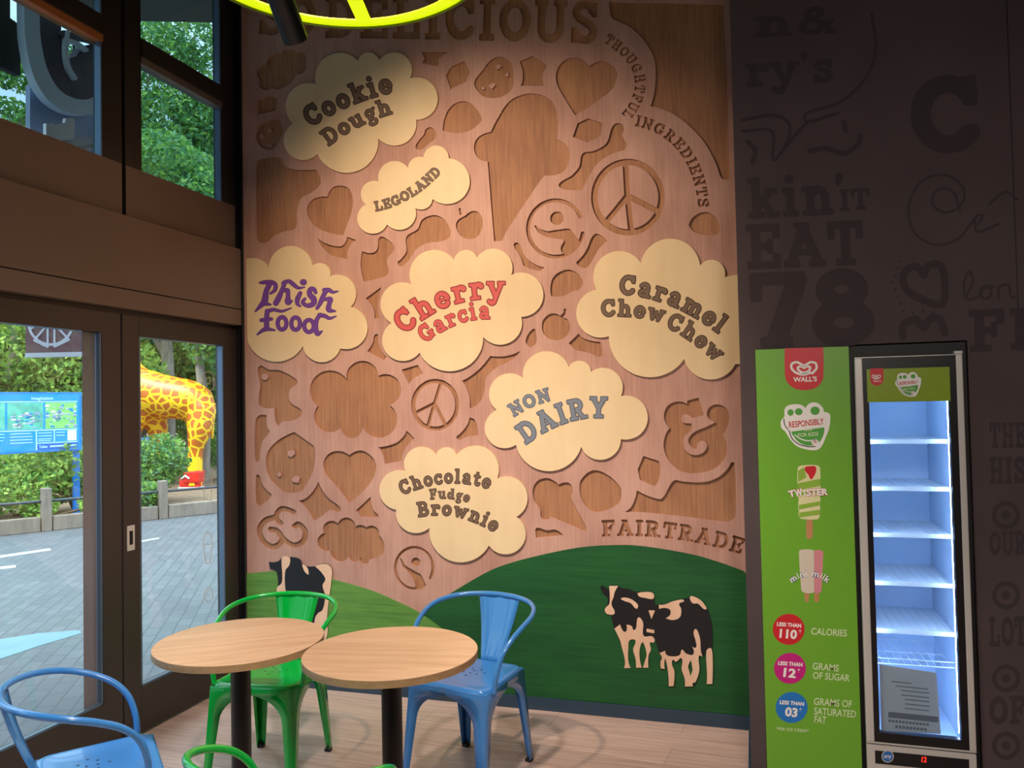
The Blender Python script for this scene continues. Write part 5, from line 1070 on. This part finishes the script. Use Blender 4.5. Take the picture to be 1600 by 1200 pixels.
tree(35, 24, 11.0, .25, lob((-.6, 0, 10.4, 1.7, 1.5, 1.0), (-2.4, 0, 11.6, 1.5, 1.4, 1.0), (.7, 0, 9.2, 1.6, 1.4, 1.1), (.3, 0, 12.6, 1.6, 1.4, 1.0)), 9240, 0.093, ['mid', 'deep', 'dark'], 17, 'thin crowned tall tree showing through the upper left window', branches=9)
tree(170, 27, 9.0, .25, lob((0, 0, 9.0, 2.6, 2, 1.6), (-2.0, 0, 7.4, 2.0, 1.6, 1.4), (2.2, 0, 7.8, 2.2, 1.8, 1.5), (2.4, 0, 11.5, 1.8, 1.6, 1.5), (1.6, 0, 14, 1.7, 1.5, 1.2)), 14300, 0.099, ['cool', 'mid', 'deep'], 18, 'tall airy tree high in the upper right window', branches=8)
tree(300, 28, 10.0, .28, lob((0, 0, 9.6, 2.6, 2, 1.6), (2.0, 0, 8.2, 2.2, 1.8, 1.6), (-1.2, 0, 11.8, 1.9, 1.8, 1.3), (1.4, 0, 12.4, 1.9, 1.8, 1.4), (.2, 0, 15.2, 1.9, 1.6, 1.3)), 15400, 0.099, ['cool', 'deep', 'mid'], 19, 'tallest blue green tree at the right of the upper right window', branches=8)
tree(-90, 20, 6.0, .2, lob((0, 0, 4.0, 2.2, 1.8, 2.0), (1.0, 0, 2.4, 2.0, 1.5, 1.6), (-1.5, 0, 3, 2, 1.6, 1.8)), 15400, 0.081, ['bright', 'mid', 'deep'], 20, 'green tree beyond the left frame edge behind the blue board', branches=5)
tree(150, 30, 5.0, .2, lob((0, 0, 2.6, 4.0, 2, 2.2), (3.5, 0, 2.8, 3, 2, 2.4), (-4, 0, 2.8, 3.5, 2, 2.4)), 18700, 0.105, ['mid', 'bright', 'deep'], 21, 'wide hedge like tree far behind the giraffe and board', branches=3)

tree(430, 24, 6.0, .2, lob((0, 0, 3.0, 3.0, 1.8, 2.4), (2.4, .3, 4.4, 2.2, 1.6, 1.9), (-1.4, 0, 5.4, 2.0, 1.6, 1.6)), 9000, .1, ['mid', 'deep', 'bright'], 22, 'leafy tree hidden behind the mural corner, right of the giraffe', branches=4)

# brick built giraffe statue
gm = bpy.data.materials.new('giraffe_bricks'); gm.use_nodes = True; t_ = gm.node_tree; bs_ = t_.nodes['Principled BSDF']; bs_.inputs['Roughness'].default_value = .35
tx = t_.nodes.new('ShaderNodeTexCoord'); vo = t_.nodes.new('ShaderNodeTexVoronoi'); vo.feature = 'DISTANCE_TO_EDGE'; vo.inputs['Scale'].default_value = 5.6; rp_ = t_.nodes.new('ShaderNodeValToRGB'); rp_.color_ramp.interpolation = 'CONSTANT'
rp_.color_ramp.elements[0].color = lin('f6c81c'); rp_.color_ramp.elements[1].color = lin('c0661a'); rp_.color_ramp.elements[1].position = .105
wv = t_.nodes.new('ShaderNodeTexBrick'); wv.inputs['Scale'].default_value = 1; wv.inputs['Brick Width'].default_value = .12; wv.inputs['Row Height'].default_value = .05; wv.inputs['Mortar Size'].default_value = .004; mpg = t_.nodes.new('ShaderNodeMapping'); mpg.inputs['Rotation'].default_value = (R(90), 0, 0)
bpn = t_.nodes.new('ShaderNodeBump'); bpn.inputs['Strength'].default_value = .5; bpn.inputs['Distance'].default_value = .02
t_.links.new(tx.outputs['Object'], vo.inputs['Vector']); t_.links.new(vo.outputs['Distance'], rp_.inputs[0]); t_.links.new(rp_.outputs[0], bs_.inputs['Base Color'])
t_.links.new(tx.outputs['Object'], mpg.inputs[0]); t_.links.new(mpg.outputs[0], wv.inputs['Vector']); t_.links.new(wv.outputs['Fac'], bpn.inputs['Height']); bpn.invert = True; t_.links.new(bpn.outputs[0], bs_.inputs['Normal'])
M['gir_yellow'] = mat('yellow_bricks', 'f2c21a', .35); M['gir_red'] = mat('red_shoe', 'd42a1c', .4)
gp = onD(282, 640, 16.8); ga = math.atan2(W[1, 0], W[0, 0])
gir = empty('giraffe_statue', (gp[0], gp[1], .08), ga, 'yellow and brown brick built giraffe statue wearing red shoes', 'statue')
u = 16.8 / F_PX    # metres per photo pixel at the statue
def gx(px): return (px - 282) * u
def gz(py): return (764 - py) * u
b = MB()
def limb(pts): q = catpath(pts, 6); b.tube([p[:3] for p in q], [max(.02, p[3]) for p in q], n=20)
limb([(gx(331), 0, gz(652), .05), (gx(326), 0, gz(648), .24), (gx(316), 0, gz(643), .37), (gx(296), 0, gz(630), .43), (gx(262), 0, gz(624), .46), (gx(232), 0, gz(618), .50), (gx(208), 0, gz(604), .46), (gx(186), 0, gz(565), .33), (gx(165), 0, gz(505), .24), (gx(140), 0, gz(430), .2), (gx(118), 0, gz(362), .17), (gx(108), 0, gz(338), .17), (gx(92), 0, gz(338), .14), (gx(74), 0, gz(346), .10), (gx(68), 0, gz(348), .03)])
for (sy_, dx_) in ((-1, 6), (1, -7)): limb([(gx(313 + dx_), sy_ * .10, gz(640), .30), (gx(312 + dx_), sy_ * .2, gz(672), .26), (gx(307 + dx_), sy_ * .24, gz(700), .17), (gx(306 + dx_), sy_ * .24, gz(712), .15), (gx(304 + dx_), sy_ * .24, gz(757), .13)])
for (sy_, dx_) in ((-1, -12), (1, 14)): limb([(gx(224 + dx_ * .4), sy_ * .12, gz(640), .32), (gx(224 + dx_), sy_ * .22, gz(672), .23), (gx(224 + dx_), sy_ * .25, gz(702), .15), (gx(224 + dx_), sy_ * .25, gz(757), .12)])
o = b.build('body', gm, gir); md = o.modifiers.new('remesh', 'REMESH'); md.mode = 'VOXEL'; md.voxel_size = .045; md.use_smooth_shade = True; md = o.modifiers.new('smooth', 'SMOOTH'); md.iterations = 6; md.factor = .5
for (px_, dy_, z1) in ((310, -.24, 715), (297, .24, 712), (212, -.25, 708), (238, .25, 705)):
    b = MB(); b.tube([(gx(px_), dy_, .05), (gx(px_), dy_, gz(z1 + 2))], [.155, .165], n=14); b.build('yellow_shin', M['gir_yellow'], gir)
    b = MB(); b.box(gx(px_) - .28, gx(px_) + .15, dy_ - .14, dy_ + .14, -.0, .22, bev=.07); b.box(gx(px_) - .17, gx(px_) + .16, dy_ - .165, dy_ + .165, .1, .36, bev=.04); sh = b.build('shoe', M['gir_red'], gir)
    b = MB(); b.box(gx(px_) - .29, gx(px_) + .155, dy_ - .145, dy_ + .145, -.06, .02, bev=.01); b.build('shoe_sole', M['whitep'], sh)
    b = MB(); b.tube([(gx(px_) - .2, dy_ - .15, .2), (gx(px_) - .12, dy_ - .18, .26), (gx(px_) - .04, dy_ - .17, .2)], .02, n=8); b.build('lace', M['whitep'], sh)
for s_ in (-1, 1):
    b = MB(); b.tube([(gx(106), s_ * .08, gz(325)), (gx(107), s_ * .1, gz(308))], [.035, .03], n=8); b.build('horn', M['gir_yellow'], gir)
    b = MB(); b.tube([(gx(108), s_ * .12, gz(336)), (gx(110), s_ * .28, gz(332))], [.05, .015], n=8); b.build('ear', M['gir_yellow'], gir)
b = MB(); b.tube([(gx(326), 0, gz(630)), (gx(333), 0, gz(655)), (gx(331), 0, gz(690))], [.05, .04, .03], n=8); b.build('tail', gm, gir)
# blue parcel like sign on the front leg side
b = MB(); b.box(-.11, .11, -.05, .05, 0, .42, bev=.01); sb = empty('blue_marker', (*onD(222, 640, 14.6)[:2], .08), ga, 'small blue sign post low in front of the giraffe', 'sign post')
b2 = MB(); b2.box(-.03, .03, -.03, .03, 0, .74); b2.build('post', mat('blue_post', '1d4fae', .5), sb); q_ = b.build('blue_box', mat('sign_blue', '1550c8', .5), sb); q_.location = (0, 0, .70)
b2 = MB(); b2.tube([(.11, 0, .98), (.5, 0, .96)], .02, n=8); b2.build('dark_arm', M['pipe'], sb)

# blue map board on two legs
pr, pl = onD(127, 650, 12.4), onD(-70, 650, 11.0); bl = np.hypot(*(pr - pl)[:2]); ba = math.atan2(pr[1] - pl[1], pr[0] - pl[0])
mbd = empty('map_board', (pl[0], pl[1], -.02), ba, 'bright blue visitor map board on legs behind the fence', 'information board')
zt_ = 1.65 - (617 - 652) / F_PX * 12.4 + .02; zb_ = 1.65 - (707 - 652) / F_PX * 12.4 + .02
M['board'] = mat('board_blue', '1492d8', .4); M['boardd'] = mat('board_edge_blue', '1478d8', .4); M['boardl'] = mat('board_pale_line', 'b8e8f4', .5); M['mapg'] = mat('map_green', '8cd070', .5, noise=.2, scale=9); M['mapt'] = mat('map_teal', '5fb8a0', .5, noise=.35, scale=7); M['maps'] = mat('map_grey_blue', '93a8c8', .5, noise=.35, scale=25)
bx('panel', M['boardd'], 0, bl, -.02, .02, zb_, zt_, mbd, bev=.004)
Hh = zt_ - zb_
def pp(name, m_, u0, u1, v0, v1, k=1, parent=mbd): return bx(name, m_, bl * u0, bl * u1, -.0205 - .0015 * k, -.0205 - .0015 * (k - 1), zb_ + Hh * v0, zb_ + Hh * v1, parent)
fc = pp('printed_face', M['board'], .0, .975, .03, .965, 1)
fz = lambda name, m_, u0, u1, v0, v1, k=2: pp(name, m_, u0, u1, v0, v1, k, fc)
fz('header_rule', M['boardl'], .0, .96, .835, .85); fz('map_picture', M['mapt'], .38, .665, .39, .825); fz('map_picture', M['mapg'], .685, .95, .39, .825); fz('map_picture', M['mapt'], .02, .36, .39, .825)
fz('text_divider', M['boardl'], .0, .96, .36, .378); fz('text_divider', M['boardl'], .605, .615, .04, .36); fz('text_divider', M['boardl'], .755, .763, .17, .36); fz('text_divider', M['boardl'], .615, .96, .145, .16)
fz('footer_band', mat('board_navy', '1a5fc0', .4), .62, .965, .04, .14); fz('key_box', mat('pale_box', 'dfe6f2', .5), .872, .95, .175, .355)
def boardtext(txt, u0, u1, v0, hgt, m_):
    v, f = textmesh(txt, .02); x0_, x1_ = v[:, 0].min(), v[:, 0].max(); b_ = MB()
    b_.add([(bl * (u0 + (u1 - u0) * (p[0] - x0_) / (x1_ - x0_)), -.0262, zb_ + Hh * (v0 + hgt * p[1] / CAPH)) for p in v], f); b_.build('board_lettering', m_, fc)
boardtext('Imagination', .57, .75, .875, .05, M['boardl']); boardtext('Toilets', .63, .70, .07, .045, M['boardl'])
b = MB(); r_ = np.random.default_rng(3)
for k in range(60):
    u_, v_ = .82 + .1 * r_.normal() * .75, .62 + .09 * r_.normal(); s_ = .006 + .012 * r_.random(); u_ = min(.94, max(.70, u_)); v_ = min(.8, max(.42, v_)); b.box(bl * (u_ - s_), bl * (u_ + s_), -.027, -.0256, zb_ + Hh * (v_ - s_), zb_ + Hh * (v_ + s_), mi=k % 5)
for k in range(60):
    u_, v_ = .42 + .23 * r_.random(), .42 + .25 * r_.random(); s_ = .005 + .014 * r_.random(); b.box(bl * (u_ - s_), bl * (u_ + s_), -.027, -.0256, zb_ + Hh * (v_ - s_ * .8), zb_ + Hh * (v_ + s_ * .8), mi=k % 5)
b.build('map_drawing', [M['maps'], mat('map_lilac', 'b9b4d8', .5), mat('map_white', 'e6eef2', .5), M['board'], M['mapt']], fc)
b = MB()
for (u0, u1, vs_) in ((.40, .585, (.32, .27, .22, .17)), (.625, .745, (.32, .27, .22, .19)), (.775, .86, (.32, .27)), (.72, .955, (.1, .085)), (.02, .36, (.32, .27, .22))):
    for v_ in vs_: b.box(bl * u0, bl * (u1 - .02 * r_.random()), -.027, -.0256, zb_ + Hh * (v_ - .006), zb_ + Hh * (v_ + .006))
b.build('printed_lines', M['boardl'], fc)
for xx in (.12, bl - .06): bx('leg', M['boardd'], xx - .05, xx + .05, .02, .08, 0, zt_ - .05, mbd, bev=.01)

# signs hanging outside the glass front and the canopy
M['soffit'] = mat('canopy_soffit', '3a3632', .8); M['orange'] = wood('cedar_beam', '9a5e34', 'c07a46', grain=(40, 4, 40), blotch=(3, 2, 3), rough=.6)
b = MB(); b.box(-1.6, -.3, -9, .47, 0, .18); o = b.build('canopy_roof', M['soffit']); 
for v_ in o.data.vertices: v_.co.z += roof(v_.co.x) + .02
tag(o, 'dark sloping canopy roof above the glass front', 'canopy')
def letterX(px_loops, X, d, m_, name, parent): 
    b_ = MB(); slab_into(b_, [np.array([onX(p[0], p[1], X)[[1, 2]] for p in l]) for l in px_loops], lambda u_, v_, dd: (X - dd, u_, v_), d); return b_.build(name, m_, parent)
TAGS['z8'] = (0, 0, .2166)
M['rim'] = mat('pale_grey_return', 'dce8f6', .5); M['signd'] = mat('dark_sign_face', '615b66', .6)
hs = empty('round_sign', tuple(onX(110, 120, -.48)), 0, 'large round dark sign with pale rim outside the upper left window', 'sign'); hv = -hs.location
s = SDF(20, -160, 190, 190, 1.0)
s.poly(catpath([(50, -150), (50, 20), (53, 70), (64, 115), (84, 148), (112, 165), (140, 167), (162, 158)], 8), 12)
o = letterX(s.loops(0, tol=.2), -.44, .05, M['rim'], 'pale_rim', hs); o.location = hv
s = SDF(20, -160, 200, 190, 1.0); s.poly(catpath([(78, -150), (78, 20), (82, 70), (96, 112), (125, 140), (150, 135), (160, 110)], 8), 17); s.poly([(100, 120), (140, 110), (145, 95)], 26)
o = letterX(s.loops(0, tol=.2), -.45, .06, M['signd'], 'sign_face', hs); o.location = hv
s = SDF(90, 30, 175, 140, .8); s.poly(catpath([(106, 50), (104, 80), (108, 105), (118, 122)], 8), 3.2); s.poly([(106, 62), (122, 68), (136, 78)], 3); o = letterX(s.loops(0, tol=.2), -.425, .02, M['rim'], 'inner_curl', hs); o.location = hv
s = SDF(90, 20, 180, 90, .8); s.poly(catpath([(100, 52), (120, 58), (138, 60), (156, 66)], 6), 5); o = letterX(s.loops(0, tol=.2), -.43, .03, M['signd'], 'bracket', hs); o.location = hv
b = MB(); slab_into(b, [np.array([onX(p[0], p[1], -.52)[[1, 2]] for p in ((47, 132), (163, 150), (163, 262), (47, 230))])], lambda u_, v_, dd: (-.52 - dd, u_, v_), .03); o = b.build('backing_panel', mat('blue_grey_panel', 'a3b6da', .5), hs); o.location = hv
b = MB(); slab_into(b, [np.array([onX(p[0], p[1], -.56)[[1, 2]] for p in ((-60, -70), (16, -40), (16, 28), (32, 40), (32, 118), (-60, 76))])], lambda u_, v_, dd: (-.56 - dd, u_, v_), .04); o = b.build('dark_panel', M['soffit'], hs); o.location = hv
cs = empty('white_reflection', tuple(onX(95, 205, -.40)), 0, 'small white battlement shaped reflection low in the upper left window', 'sign'); cv = -cs.location  # solid white shape standing in for a reflection in the pane
o = letterX([S('z8', '333,890! 385,885! 390,897! 470,885! 475,853! 535,850! 540,900! 530,1030! 400,1030! 333,1000!')], -.40, .02, mat('white_reflection_face', 'f6f9ff', .5), 'board', cs); o.location = cv
b = MB(); z_ = onX(95, 205, -.40)[2]; y_ = onX(95, 205, -.40)[1]; b.box(-.41, -.10, y_ - .02, y_ + .02, z_ - .10, z_ - .06); o = b.build('bracket', M['pipe'], cs); o.location = cv
# hanging purple peace sign
pd = 4.6; a0, a1 = onD(43, 552, pd), onD(131, 546, pd); L_ = np.hypot(*(a1 - a0)[:2]); an = math.atan2(a1[1] - a0[1], a1[0] - a0[0])
ps = empty('hanging_sign', (a0[0], a0[1], a0[2]), an, 'square purple brown hanging sign with a white peace symbol, outside the left door', 'sign')
M['plum'] = mat('plum_sign', '6a5560', .6); bx('board', M['plum'], 0, L_, -.02, .02, 0, L_ * 1.05, ps, bev=.003); M['wl'] = mat('white_sign_line', 'dce6f4', .5)
s = SDF(-.05, -.05, 1.05, 1.1, .012); cx_, cz_ = .46, .56; s.arc(cx_, cz_, .40, .42, 0, 360, .022, n=60)
for tri in (((.40, .50), (.16, .22), (.40, .10)), ((.52, .50), (.52, .10), (.78, .22)), ((.40, .66), (.12, .44), (.18, .8), (.40, .92)), ((.52, .66), (.80, .44), (.76, .8), (.52, .92))): s.poly(list(tri) + [tri[0]], .018)
b = MB(); slab_into(b, [l * L_ for l in s.loops(0, tol=.002)], lambda u_, v_, dd: (u_, -.0235 + dd, v_), .003); b.build('peace_symbol', M['wl'], ps)
bx('bottom_strip', M['wl'], 0, L_, -.024, .024, -.025, .0, ps)
for xx in (.05, L_ - .05): 
    wp = np.array([a0[0] + xx * math.cos(an), a0[1] + xx * math.sin(an)]); top = roof(wp[0]) + .02 - a0[2]
    b = MB(); b.tube([(xx, 0, L_ * 1.05), (xx, 0, top)], .008, n=8); b.build('hanger_rod', M['pipe'], ps)
